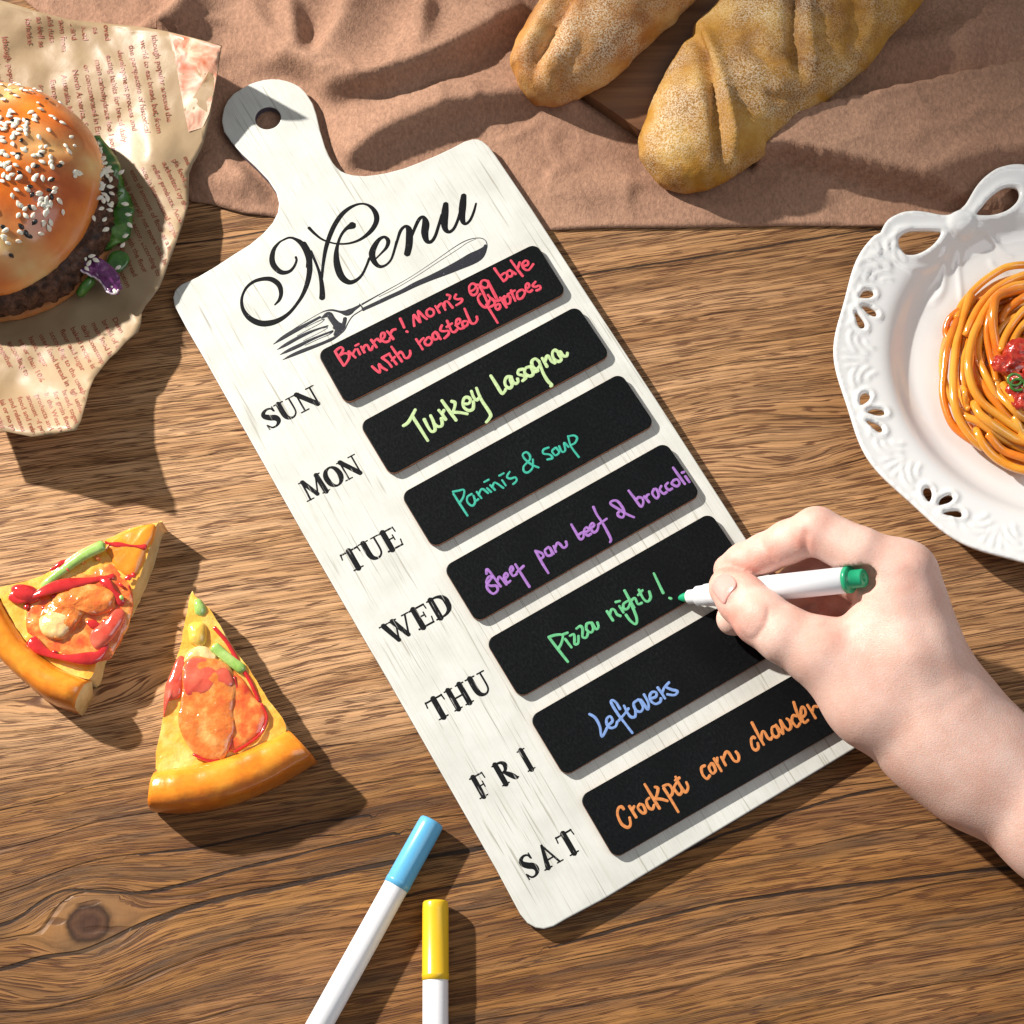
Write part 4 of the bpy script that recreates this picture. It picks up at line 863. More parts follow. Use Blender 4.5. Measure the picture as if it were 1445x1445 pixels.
    pm = mat('grilled_patty', rough=.5, spec=.35, coat=.12, coat_rough=.25); b = NB(pm); n1 = b.noise(b.coord('Object', (240, 240, 240)), 1., 6., .65)
    b.col(b.ramp(n1, [(.34, (.018, .008, .005)), (.48, (.075, .030, .016)), (.62, (.17, .075, .042)), (.76, (.30, .15, .09))])); b.nor(b.bump(n1, .0028, 1.))
    cp = U(-2, 292, 18.); px_, py_ = cp[0]-c0[0], cp[1]-c0[1]
    disc(45, .0, 8, px_, py_, .5, 1., 'bottom_bun', bot)
    disc(46.5, 7, 19.5, px_, py_, 1.9, 4., 'patty', pm, .05, 220)
    # leaves
    green = glossy('lettuce_leaf', [(.3, (.02, .09, .008)), (.55, (.06, .19, .02)), (.75, (.25, .42, .12))], 140, .28, .5, .3, .0003, 400, (.3, 1, .2))
    purple = glossy('red_cabbage', [(.3, (.075, .012, .075)), (.6, (.19, .035, .17)), (.8, (.50, .30, .45))], 170, .25, .6, .2, .0003, 400, (1, .3, 1))
    def ruffle(a0, a1, r0, r1, z0, name, mt, fr=26, amp=1.6, n=90, seed=0.):
        V = []; F = []; m = 7
        for i in range(n):
            t = i/(n-1); a = a0+(a1-a0)*t; env = math.sin(math.pi*t)**.4
            for k in range(m):
                s = k/(m-1); r = r0+(r1-r0)*s*env+1.2*s*mnoise.noise(Vector((t*9+seed, s, 0)))
                V.append((px_+r*math.cos(a), py_+r*math.sin(a), z0+amp*s*math.sin(t*fr+2*mnoise.noise(Vector((t*4+seed, 1, 0))))-2.0*s*s+2*mnoise.noise(Vector((t*7, s*2, seed)))*s))
        for i in range(n-1):
            for k in range(m-1): F.append((i*m+k, (i+1)*m+k, (i+1)*m+k+1, i*m+k+1))
        o = mesh(name, V, F, mt, root); so = o.modifiers.new('th', 'SOLIDIFY'); so.thickness = .0005; return o
    ruffle(math.radians(62), math.radians(2), 42, 50.5, 12, 'lettuce_leaf', green, 22, 1.8, seed=1.)
    ruffle(math.radians(18), math.radians(-22), 42, 52.5, 9.5, 'lettuce_leaf', green, 16, 2.0, seed=5.)
    ruffle(math.radians(96), math.radians(72), 40, 50, 14, 'cabbage_shred', purple, 10, 1.2, 40, seed=9.)
    P = lambda pts, z: [tuple(np.array(q_)-c0[:2]) for q_ in pxo(pts, z, (0, 300), 3.6125)]
    V, F = pillow(P([(372,240),(400,185),(450,200),(520,235),(590,290),(612,350),(605,395),(575,412),(545,400),(520,360),(480,325),(430,305),(395,280)], 18), 14.0, 2.6, nz=1.2, nscale=3.5, seed=2); V[:, 2] = 14+(V[:, 2]-14)*.55+.9*np.sin(V[:, 0]*1.6)*np.cos(V[:, 1]*1.3); cab = (V, F); Rm = cr(np.array(P([(372,240),(395,280),(430,305),(480,325),(520,360),(545,400),(575,412),(605,395)], 18)), 6); V, F = tube(np.c_[Rm, 14.6+.9*np.sin(Rm[:, 0]*1.6)*np.cos(Rm[:, 1]*1.3)], .42, 7); mesh('cabbage_rim', V, F, seed_mat, root); V, F = cab; mesh('cabbage_shred', V, F, purple, root)
    P0 = lambda pts, z: [tuple(np.array(q_)-c0[:2]) for q_ in pxo(pts, z, (0, 0), 3.6125)]
    V, F = pillow(P0([(535,1330),(560,1280),(610,1265),(650,1290),(645,1330),(600,1370),(560,1365)], 14), 9.0, 1.0, nz=.3, seed=3); mesh('cucumber_piece', V, F, green, root)
    V, F = tube(np.c_[np.array(P([(395,405),(430,370),(470,340)], 14)), [8.5, 9.5, 11]], [1.8, 2.2, 2.0], 10); mesh('green_bean_piece', V, F, green, root)
    # seeds
    seed_w = glossy('sesame_white', [(.3, (.80, .72, .56)), (.7, (.90, .86, .76))], 500, .35, .3, .2); seed_b = mat('sesame_black', (.010, .009, .009), rough=.3, coat=.3)
    def seed_mesh(name, mt):
        V = []; F = []; n = 8; prof = [(-1.35, .02), (-1.15, .45), (-.6, .78), (0, .85), (.6, .62), (1.1, .30), (1.4, .03)]
        for x, r in prof:
            for k in range(n): t = 2*math.pi*k/n; V.append((x*MM*.95, r*math.cos(t)*MM*.95, r*math.sin(t)*MM*.42))
        for i in range(len(prof)-1):
            for k in range(n): k2 = (k+1) % n; F.append((i*n+k, i*n+k2, (i+1)*n+k2, (i+1)*n+k))
        me = bpy.data.meshes.new(name); me.from_pydata(V, [], F); me.materials.append(mt); me.polygons.foreach_set('use_smooth', [True]*len(F)); return me
    mw, mb = seed_mesh('sesame_seed', seed_w), seed_mesh('black_sesame_seed', seed_b)
    def put(me, name, p, nrm):
        o = bpy.data.objects.new(name, me); link(o, root); o.location = [q_*MM for q_ in p]
        q1 = Vector((0, 0, 1)).rotation_difference(Vector(nrm)); from mathutils import Quaternion
        o.rotation_mode = 'QUATERNION'; o.rotation_quaternion = q1 @ Quaternion((0, 0, 1), rnd.uniform(0, 6.28)) @ Quaternion((0, 1, 0), rnd.uniform(-.25, .25)); s = rnd.uniform(.95, 1.25); o.scale = (s, s, s)
    clusters = [(20,125,26,16),(45,165,34,26),(10,170,22,22),(15,215,26,16),(60,235,20,14),(20,250,22,10),(70,285,26,16),(35,295,22,10),(15,330,22,7),(60,325,22,6),(112,250,12,5),(100,205,14,4),(-20,200,40,14),(0,110,30,10)]
    pts = []
    for (u, v, sd, n) in clusters:
        for _ in range(n): pts.append((rnd.gauss(u, sd*.55), rnd.gauss(v, sd*.55), mw, 'sesame_seed'))
    for _ in range(22):
        u, v, sd, n = rnd.choice(clusters[:9]); pts.append((rnd.gauss(u, sd*.8), rnd.gauss(v, sd*.8), mb, 'black_sesame_seed'))
    for u, v in ((58,218),(84,235),(30,320),(10,395),(45,275)): pts.append((u, v, mb, 'black_sesame_seed'))
    for u, v, me_, nm in pts:
        z = 44
        for _ in range(6):
            W_ = U(u, v, z)-c0; rho = math.hypot(W_[0], W_[1]/1.13)/R
            if rho > .985: break
            a = math.atan2(W_[1]/1.13, W_[0]); z = dome(rho, a)[2]
        if rho > .96: continue
        e = .01; a = math.atan2(W_[1]/1.13, W_[0]); z1 = dome(rho, a)[2]; z2 = dome(min(rho+e, .999), a)[2]; sl = (z1-z2)/(R*e)
        nrm = np.array([math.cos(a)*sl, math.sin(a)*sl, 1.]); nrm /= np.linalg.norm(nrm)
        hv = 0.8*mnoise.fractal(Vector((W_[0]/14+3, W_[1]/14-3, (z1-3)/14+2.1)), 1., 2., 3)
        put(me_, nm, np.array([W_[0], W_[1], z1-3+hv])+nrm*.28, nrm)
    ring = []
    for _ in range(62):
        a = math.radians(rnd.gauss(22, 22)); r = rnd.uniform(40.5, 46.5); ring.append((px_+r*math.cos(a), py_+r*math.sin(a), 20.2-max(0, r-43)*.9, a))
    for x, y, z, a in ring: put(mw, 'sesame_seed', (x, y, z+rnd.uniform(0, .6)), (math.cos(a)*.3, math.sin(a)*.3, .95))
    for u, v in ((118,355),(120,365),(126,372),(130,362),(136,368),(123,380),(158,402),(160,408),(165,375),(182,315),(176,330),(172,343),(180,300),(170,240),(175,285)):
        W_ = U(u, v, 19)-c0; put(mw, 'sesame_seed', (W_[0], W_[1], 14.5 if u > 150 else 16.5), (0, 0, 1))
    return root
build_burger()
# ================================================================ CUTTING BOARD UNDER THE LOAVES
def build_wood_board():
    a, b_ = U(806, 116, 9)[:2], U(905, 185, 9)[:2]; d = (b_-a)/np.linalg.norm(b_-a); nrm = np.array([-d[1], d[0]])
    if nrm[1] < 0: nrm = -nrm
    a2 = a-d*2; P = np.array([a2, a2+d*38, a2+d*38+nrm*170, a2+nrm*170]); c = np.array([*a2, 0])
    m = mat('dark_oiled_board', rough=.45, coat=.15); b = NB(m); ang = math.atan2(nrm[1], nrm[0])
    g = b.noise(b.coord('Object', (8, 200, 60), rot=(0, 0, -ang)), 1., 4.)
    b.col(b.ramp(g, [(.3, (.11, .045, .018)), (.55, (.20, .090, .038)), (.75, (.28, .14, .06))])); b.nor(b.bump(g, .0002, .4))
    Q = P-c[:2]; V2, F2, bd = cdt(Q, (), 60.); V, F, mid = slab(V2, F2, bd, 9, 1.8)
    o = mesh('cutting_board', V, F, m, loc=c, smooth=False); bv = o.modifiers.new('b', 'BEVEL'); bv.width = .0008; bv.segments = 2
    tag(o, 'dark wooden serving board showing between the two loaves', 'serving board')
    return P
wbP = build_wood_board()

# ================================================================ CLOTH
def build_cloth():
    edge = [(-30,-60),(40,5),(110,60),(190,150),(240,235),(262,279),(300,289),(345,301),(386,305),(450,312),(600,318),(771,324),(850,322),(1000,321),(1120,319),(1241,320),(1330,322),(1445,330),(1600,335)]
    EW = np.array([U(u, v, 1)[:2] for u, v in edge])
    poly = np.vstack([cr(EW, 6), [[330, 420], [-190, 420], [-200, 330]]])
    V2, F2, bd = cdt(poly, (), 2.0); x, y = V2[:, 0], V2[:, 1]
    def W_(pts): return cr(np.array([U(u, v, 6)[:2] for u, v in pts]), 6)
    h = np.full(len(x), 1.2)
    # folds: polyline of the crest, height, gentle width above, steep width below
    folds = [([(425,124),(488,122),(560,112),(620,86),(668,56),(740,0)], 13, 16, 4.5, -1),
             ([(470,236),(500,214),(545,186),(632,152),(700,139),(760,134),(820,150)], 10, 20, 4.0, -1),
             ([(344,-10),(380,50),(410,95),(432,118)], 6, 7, 6, 1), ([(405,-10),(418,60),(428,105)], 8, 6, 5, 1), ([(500,-20),(480,40),(440,110)], 9, 14, 6, -1),
             ([(600,-10),(595,40),(590,80)], 7, 8, 5, 1), ([(265,225),(300,255),(345,250),(380,262)], 5, 9, 8, -1), ([(180,60),(250,20),(262,-20)], 12, 9, 6, 1),
             ([(720,200),(760,230),(800,262),(830,290)], 1.6, 6, 5, 1), ([(960,300),(1010,292),(1080,300)], 2.0, 8, 6, 1), ([(770,250),(840,262),(900,262)], 2., 7, 7, 1),
             ([(1200,60),(1300,70),(1445,20)], 8, 18, 10, 1)]
    for pts, A_, wu, wd, sg in folds:
        d, sd, t = seg_dist(x, y, W_(pts)); s = sd*sg
        up = np.exp(-(d/wu)**1.6); dn = np.exp(-(d/wd)**2.0); tp = np.sin(np.pi*np.clip(t, .001, .999))**.35
        # ends taper
        h += A_*np.where(s < 0, up, dn)*np.clip(tp, 0, 1)
    V3 = np.c_[x, y, np.zeros(len(x))]
    pl = cr(np.array([U(u, v, 8)[:2] for u, v in [(1060,236),(1068,216),(1092,186),(1130,158),(1205,139),(1288,124),(1371,109),(1520,100),(1520,300),(1430,290),(1363,278),(1280,265),(1183,245),(1111,231),(1075,233)]]), 4, True)
    dpl, _, _ = seg_dist(x, y, pl, True); ipl = inside(pl, x, y); e = np.where(ipl, np.clip(dpl/3.2, 0, 1), 0); e = e*e*(3-2*e)
    h = h*(1-e)+(h*.35+17+1.0*np.sin(y/9.+x/30.))*e
    h += 1.6*(vnoise(V3, 45., 2.)+.3)+.25*vnoise(V3, 13., 7.)+.12*vnoise(V3, 4.5, 9.)+1.3*np.clip(.22-np.abs(vnoise(V3, 30., 15., 2)), 0, 1)*4
    de, _, _ = seg_dist(x, y, cr(EW, 6)); h = 1.0+(np.clip(h, 1.2, 40)-1.0)*(1-np.exp(-(de/9.0)**1.2))+.5*np.exp(-((de-1.6)/1.2)**2)
    # flatten where things rest on it
    ob = np.array([U(u, v, 0.9)[:2] for u, v in OUTL]); ib = inside(ob, x, y); db, _, _ = seg_dist(x, y, ob, True)
    f = np.where(ib, 0, np.clip((db-.8)/7., 0, 1)); f = f*f*(3-2*f); h = .55+(h-.55)*f+.0
    iw = inside(wbP, x, y); dw, _, _ = seg_dist(x, y, wbP, True); h = np.where(iw, np.minimum(h, 1.6), 1.6+(h-1.6)*np.clip(dw/4, 0, 1) if True else h)
    h = np.where(ib, .5, h)
    pc = np.array([208.5, 57.5]); dp = np.hypot(x-pc[0], y-pc[1]); h = np.minimum(h, np.where(dp < 56, 1.8, 1.8+np.clip(dp-56, 0, 32)*.24+np.clip(dp-84, 0, 999)*1.2))
    h = np.minimum(h, np.where(inside(np.array([U(u, v, 5)[:2] for u, v in PAPER]), x, y), 6.5, 99))
    c = np.array([20, 150, 0.]); V = np.c_[V2, h]-c
    m = mat('dusty_rose_muslin', rough=.85, spec=.15); b = NB(m)
    b.b.inputs['Sheen Weight'].default_value = .0
    n0 = b.noise(b.coord('Object', (14, 14, 14)), 1., 3.); n1 = b.noise(b.coord('Object', (760, 480, 500), rot=(0, 0, .5)), 1., 4., .6, .6); n2 = b.noise(b.coord('Object', (1700, 1700, 1700)), 1., 2.)
    cc = b.ramp(n0, [(.3, (.315, .170, .110)), (.7, (.390, .222, .146))]); cc = b.mix(1., cc, b.ramp(n1, [(.3, .72), (.7, 1.18)]), 'MULTIPLY'); b.col(cc)
    b.nor(b.bump(b.math('ADD', n1, b.math('MULTIPLY', n2, .35)), .00045, .7))
    o = mesh('dusty_rose_cloth', V, F2, m, loc=c); so = o.modifiers.new('th', 'SOLIDIFY'); so.thickness = .0005; so.offset = -1
    tag(o, 'rumpled dusty rose muslin cloth across the top of the table', 'cloth')
build_cloth()

# ================================================================ BREAD
def loaf_mat(name, stops, flour):
    m = mat(name, rough=.62, spec=.3); b = NB(m)
    n0 = b.noise(b.coord('Object', (55, 55, 55)), 1., 5., .6); n1 = b.noise(b.coord('Object', (1500, 1500, 1500)), 1., 2., .7); n2 = b.noise(b.coord('Object', (26, 26, 26), loc=(3, 1, 2)), 1., 3.)
    c = b.ramp(n0, stops); fl = b.attr('flour')
    sp = b.math('MULTIPLY', b.ramp(n1, [(.44, 0.), (.58, 1.)]), b.math('MULTIPLY', b.ramp(n2, [(.36, .2), (.58, 1.)]), fl))
    dk = b.math('MULTIPLY', b.ramp(n1, [(.36, 1.), (.44, 0.)]), fl)
    c = b.mix(b.math('MULTIPLY', dk, .35), c, (.10, .045, .012)); c = b.mix(b.math('MULTIPLY', sp, flour), c, (.78, .66, .48)); b.col(c)
    b.nor(b.bump(b.math('ADD', b.math('MULTIPLY', n1, .5), n0), .0009, .7)); return m
def build_loaf(name_label, spine_px, widths, zb, H, gashes, mt, seed, endr=.0):
    S_ = cr(np.array([list(U(u, v, zb+H*.42)[:2])+[w_] for (u, v), w_ in zip(spine_px, widths)]), 14)
    n = len(S_); T = np.gradient(S_[:, :2], axis=0); T /= np.linalg.norm(T, axis=1)[:, None]; N_ = np.c_[-T[:, 1], T[:, 0]]; c = np.array([*S_[n//2, :2], 0]); V = []; F = []; m = 84
    L_ = np.r_[0, np.cumsum(np.hypot(*np.diff(S_[:, :2], axis=0).T))]; L_ /= L_[-1]
    wmax = max(S_[:, 2])
    for i in range(n):
        hw = S_[i, 2]; hh = H*(hw/wmax)**.55
        for k in range(m):
            a = 2*math.pi*k/m; ca, sa = math.cos(a), math.sin(a)
            y = hw*np.sign(ca)*abs(ca)**.88; z = zb+H*.40*(hw/wmax)**.6+(hh*.60*sa if sa > 0 else H*.40*(hw/wmax)**.6*sa*.98)
            V.append((S_[i, 0]+N_[i, 0]*y, S_[i, 1]+N_[i, 1]*y, z))
    V = np.array(V); top = (V[:, 2] > zb+H*.3)
    nrm = np.zeros_like(V); 
    for i in range(n):
        sl = slice(i*m, (i+1)*m); d = V[sl]-np.array([S_[i, 0], S_[i, 1], zb+H*.4]); nrm[sl] = d/(np.linalg.norm(d, axis=1)[:, None]+1e-9)
    disp = vnoise(V, 26., seed)*1.6+vnoise(V, 9., seed+4)*.55+vnoise(V, 2.6, seed+9)*.2
    fl = np.clip(.25+1.0*vnoise(V, 16., seed+2)+.7*(V[:, 2]-zb)/H, 0, 1)
    for pts, dep, lip, wd in gashes:
        G = cr(np.array([U(u, v, zb+H*.8)[:2] for u, v in pts]), 5); d, sd, t = seg_dist(V[:, 0], V[:, 1], G); tp = np.clip(np.sin(np.pi*t)*1.6, 0, 1)
        disp += top*tp*(-dep*np.exp(-(d/wd)**2)+lip*np.exp(-((d-wd*1.9)/(wd*1.1))**2)*(sd > 0)+lip*.12*np.exp(-((d-wd*2.2)/(wd*1.4))**2)*(sd < 0)); fl = fl*(1-.6*np.exp(-(d/wd)**2))
    V += nrm*disp[:, None]; V[:, 2] = np.maximum(V[:, 2], zb)
    for i in range(n-1):
        for k in range(m): k2 = (k+1) % m; F.append((i*m+k, (i+1)*m+k, (i+1)*m+k2, i*m+k2))
    F.append(tuple(range(m))); F.append(tuple((n-1)*m+k for k in reversed(range(m))))
    o = mesh('bread_loaf', V-c, F, mt, loc=c); fattr(o, 'flour', fl)
    import bmesh
    bm = bmesh.new(); bm.from_mesh(o.data); bmesh.ops.recalc_face_normals(bm, faces=bm.faces); bm.to_mesh(o.data); bm.free()
    tag(o, name_label, 'bread loaf', 'crusty loaves on the serving board')
l1m = loaf_mat('floured_crust_brown', [(.3, (.30, .095, .016)), (.5, (.49, .215, .048)), (.7, (.60, .34, .11))], .9)
l2m = loaf_mat('floured_crust_golden', [(.3, (.22, .080, .008)), (.5, (.44, .205, .024)), (.7, (.60, .35, .08))], .75)
def wprof(vals): return vals
build_loaf('smaller floured brown loaf, its rounded end beside the board\'s top right corner',
           [(752,122),(755,118),(761,111),(770,99),(787,80),(812,55),(845,18),(880,-22),(920,-70),(960,-120),(985,-150)], [3,9,13,17,20,22.5,25,27,28,24,6], 5, 31,
           [([(745,105),(762,68),(783,25),(812,-20),(850,-70)], 4, 2.5, 2.6), ([(775,118),(800,92),(835,60)], 1.2, .8, 3.5)], l1m, 3.)
build_loaf('larger golden loaf with deep slashes, lying right of the smaller loaf',
           [(937,246),(941,241),(948,232),(960,217),(980,193),(1003,165),(1040,122),(1082,78),(1130,32),(1180,-18),(1230,-70),(1290,-130),(1310,-150)], [3,11,16,20,23,25.5,28.5,31,32.5,32,29,18,5], 4, 26,
           [([(975,20),(990,70),(1003,120),(1014,175),(1022,235)], 5.5, 4.0, 2.1), ([(1112,-30),(1118,20),(1122,70),(1135,120)], 5, 3.6, 2.6), ([(1050,60),(1080,90),(1112,92)], 1.6, 1.2, 3.0), ([(1078,128),(1095,138),(1118,132)], 1.5, 1.0, 2.0), ([(1205,10),(1212,40),(1195,70)], 3, 1.5, 3.0), ([(1180,-80),(1200,-20),(1215,20)], 4, 3, 3)], l2m, 8.)

# ================================================================ PLATE
PC = np.array([208.54, 57.55]); PR_ = 85.5; PZ = 16.0
def build_plate():
    def W_(pts, o, s, z=PZ): return np.array([U(o[0]+p[0]/s, o[1]+p[1]/s, z)[:2] for p in pts])-PC
    oA, sA = (1180, 220), 5.453
    loopL = [(345,575),(400,480),(500,422),(580,403),(650,400),(720,405),(780,413),(830,418),(880,414)]
    kn = [(930,395),(960,380),(990,355),(1020,320)]
    loopR = [(1080,220),(1130,160),(1180,118),(1240,80),(1300,60),(1370,47),(1445,47),(1530,70),(1590,130),(1610,210)]
    ornR = W_([(1610,210),(1600,300),(1640,350)], oA, sA)
    bow = np.vstack([W_(loopL, oA, sA), W_(kn, oA, sA), W_(loopR, oA, sA)])
    a0 = math.atan2(bow[0][1], bow[0][0]); a1 = math.atan2(bow[-1][1], bow[-1][0])
    # scalloped circle the long way round, from a1 (right end of bow) clockwise to a0
    ring = []; aa = a1-.10; end = a0-2*math.pi+.03
    N_ = 300
    for k in range(N_+1):
        a = aa+(end-aa)*k/N_; r = PR_*(1+.010*math.cos((a-math.radians(178))*12)); ring.append((r*math.cos(a), r*math.sin(a)))
    outer = np.vstack([cr(bow, 4), ring])
    h1 = cr(W_([(490,620),(515,580),(555,556),(600,545),(700,536),(780,535),(822,541),(810,580),(765,635),(700,683),(640,712),(590,722),(545,716),(505,675)], oA, sA), 3, True)
    h2 = cr(W_([(1100,402),(1140,350),(1200,282),(1280,222),(1350,202),(1408,212),(1428,255),(1405,315),(1335,370),(1240,400),(1160,408)], oA, sA), 3, True)
    g = [cr(W_(p, oA, sA), 3, True) for p in ([(192,1060),(212,1020),(250,1000),(288,1006),(300,1035),(272,1058),(228,1066)], [(205,1130),(250,1124),(298,1145),(326,1172),(312,1198),(270,1190),(235,1165)], [(150,1186),(164,1180),(200,1215),(230,1255),(226,1288),(190,1291),(165,1250)])]
    gc = np.vstack(g).mean(0); ga = math.atan2(gc[1], gc[0])
    def rot(P, t): ct, s_ = math.cos(t), math.sin(t); return np.c_[P[:, 0]*ct-P[:, 1]*s_, P[:, 0]*s_+P[:, 1]*ct]
    g2c = W_([(225,440)], (1180, 480), 4.517)[0]; g3c = W_([(675,1030)], (1180, 480), 4.517)[0]
    d2 = (math.atan2(g2c[1], g2c[0])-ga) % (2*math.pi); d3 = (math.atan2(g3c[1], g3c[0])-ga) % (2*math.pi); st = d3/2
    holes = [h1, h2]; groups = []
    k = 0; t = 0.0; angs = [0, d2, d3]
    while angs[-1]+st < 2*math.pi-1.5: angs.append(angs[-1]+st)
    for t in angs: groups.append([rot(q_, t) for q_ in g]); holes += groups[-1]
    V2, F2, bd = cdt(outer, holes, 1.05, .40); x, y = V2[:, 0], V2[:, 1]; r = np.hypot(x, y); a = np.arctan2(y, x)
    def base(r):
        return np.interp(r, [0, 50, 56, 60, 63, 66, 69, 76, 84, 86.5, 100, 130], [4.2, 4.2, 4.6, 6.4, 9.2, 11.0, 11.8, 12.8, 14.4, 14.9, 16.5, 18])
    def sm(r): return sum(base(r+o_)*w_ for o_, w_ in ((-1.5, .25), (0, .5), (1.5, .25)))
    z = sm(r)
    def ridge(P, A_, wd, closed=False):
        nonlocal z
        d, _, t = seg_dist(x, y, P, closed); z = z+.72*A_*np.exp(-(d/wd)**2)*(1 if closed else np.clip(np.sin(np.pi*np.clip(t, .02, .98))*2.2, 0, 1))
    for gr in groups:
        for q_ in gr: c_ = q_.mean(0); ridge(c_+(q_-c_)*1.55, 1.0, .9, True)
    for h_ in (h1, h2): c_ = h_.mean(0); ridge(c_+(h_-c_)*1.22, .9, 1.6, True)
    # scrollwork between groups, in (dr, dtheta) around the mid angle
    mids = [ga+(p+q_)/2 for p, q_ in zip(angs[:-1], angs[1:])]+[ga-st/2]
    def polar(m_, pts): return cr(np.array([((PR_-4-dr)*math.cos(m_+dt), (PR_-4-dr)*math.sin(m_+dt)) for dr, dt in pts]), 5)
    for m_ in mids:
        for s_ in (-1, 1):
            ridge(polar(m_, [(4.5, s_*.035), (2.0, s_*.075), (1.2, s_*.12), (2.4, s_*.165)]), .75, .75)
            ridge(polar(m_, [(9.5, s_*.03), (6.5, s_*.055), (4.2, s_*.095), (4.0, s_*.135)]), .8, .8)
            ridge(polar(m_, [(11.5, s_*.07), (8.5, s_*.085), (6.8, s_*.115)]), .7, .8)
            ridge(polar(m_, [(.2, s_*.16), (1.5, s_*.20), (4.5, s_*.235)]), .6, .8)
            ridge(polar(m_, [(8.5, s_*.012), (3, s_*.032), (-1.5, s_*.045)]), .6, .55)
        ridge(polar(m_, [(8.5, 0), (3, 0), (-2, 0)]), .7, .6)
    ridge(np.vstack([outer, outer[:1]]), .5, .9, True)
    # bow: knot and tails
    kc = W_([(985,475)], oA, sA)[0]; dk = np.hypot(x-kc[0], y-kc[1]); z = z+1.8*np.clip(1-(dk/5.6)**2, 0, 1)**.5
    for P, A_, wd in (([(890,600),(870,700),(880,800),(850,950),(740,1060)], .9, 1.3), ([(990,600),(985,750),(1000,900),(1010,1050)], .8, .9), ([(1060,490),(1180,500),(1260,560),(1350,640),(1440,660)], .8, 1.1), ([(1230,680),(1270,750),(1380,790)], .7, 1.), ([(385,560),(390,650),(440,740),(560,810),(720,800),(830,720),(890,610)], .8, 1.1), ([(450,850),(380,780),(300,760),(200,800),(150,900)], .8, 1.1), ([(350,740),(300,700),(270,660)], .7, .7), ([(345,735),(330,680),(310,640)], .7, .7), ([(340,745),(280,730),(240,725)], .7, .7), ([(370,850),(300,815),(230,840),(170,890)], .7, .9), ([(280,900),(230,875),(170,920),(140,1000),(150,1070)], .6, .9)):
        ridge(cr(W_(P, oA, sA), 6), A_, wd)
    # bow loops swell into rounded ribbon
    thick = 2.6
    V = np.vstack([np.c_[V2, z], np.c_[V2, z-thick]]); n = len(V2)
    F = list(F2)+[(f[0]+n, f[2]+n, f[1]+n) for f in F2]+[(b_, a_, a_+n, b_+n) for a_, b_ in bd]
    # soften rims: pull boundary vertices down on top and up below
    bi = sorted({i for e in bd for i in e}); V[bi, 2] -= .55; V[[i+n for i in bi], 2] += .75
    m = mat('white_porcelain', (.80, .795, .78), rough=.12, spec=.5, coat=.25, coat_rough=.06, sss=.06, sss_rad=(1, .8, .6), sss_scale=.002)
    # foot ring
    root = empty('porcelain_plate', (PC[0], PC[1], 0)); tag(root, 'white porcelain plate with pierced teardrop rim and bow-shaped handle, holding the noodles', 'plate')
    mesh('plate_dish', V-np.array([0, 0, .0]), F, m, root)
    FV, FF = [], []; prof = [(46, 2.0), (45, .1), (47.5, .1), (49, 2.6)]; nn = 72
    for R_, z_ in prof:
        for k in range(nn): t = 2*math.pi*k/nn; FV.append((R_*math.cos(t), R_*math.sin(t), z_))
    for i in range(3):
        for k in range(nn): k2 = (k+1) % nn; FF.append((i*nn+k, (i+1)*nn+k, (i+1)*nn+k2, i*nn+k2))
    mesh('foot_ring', FV, FF, m, root)
build_plate()

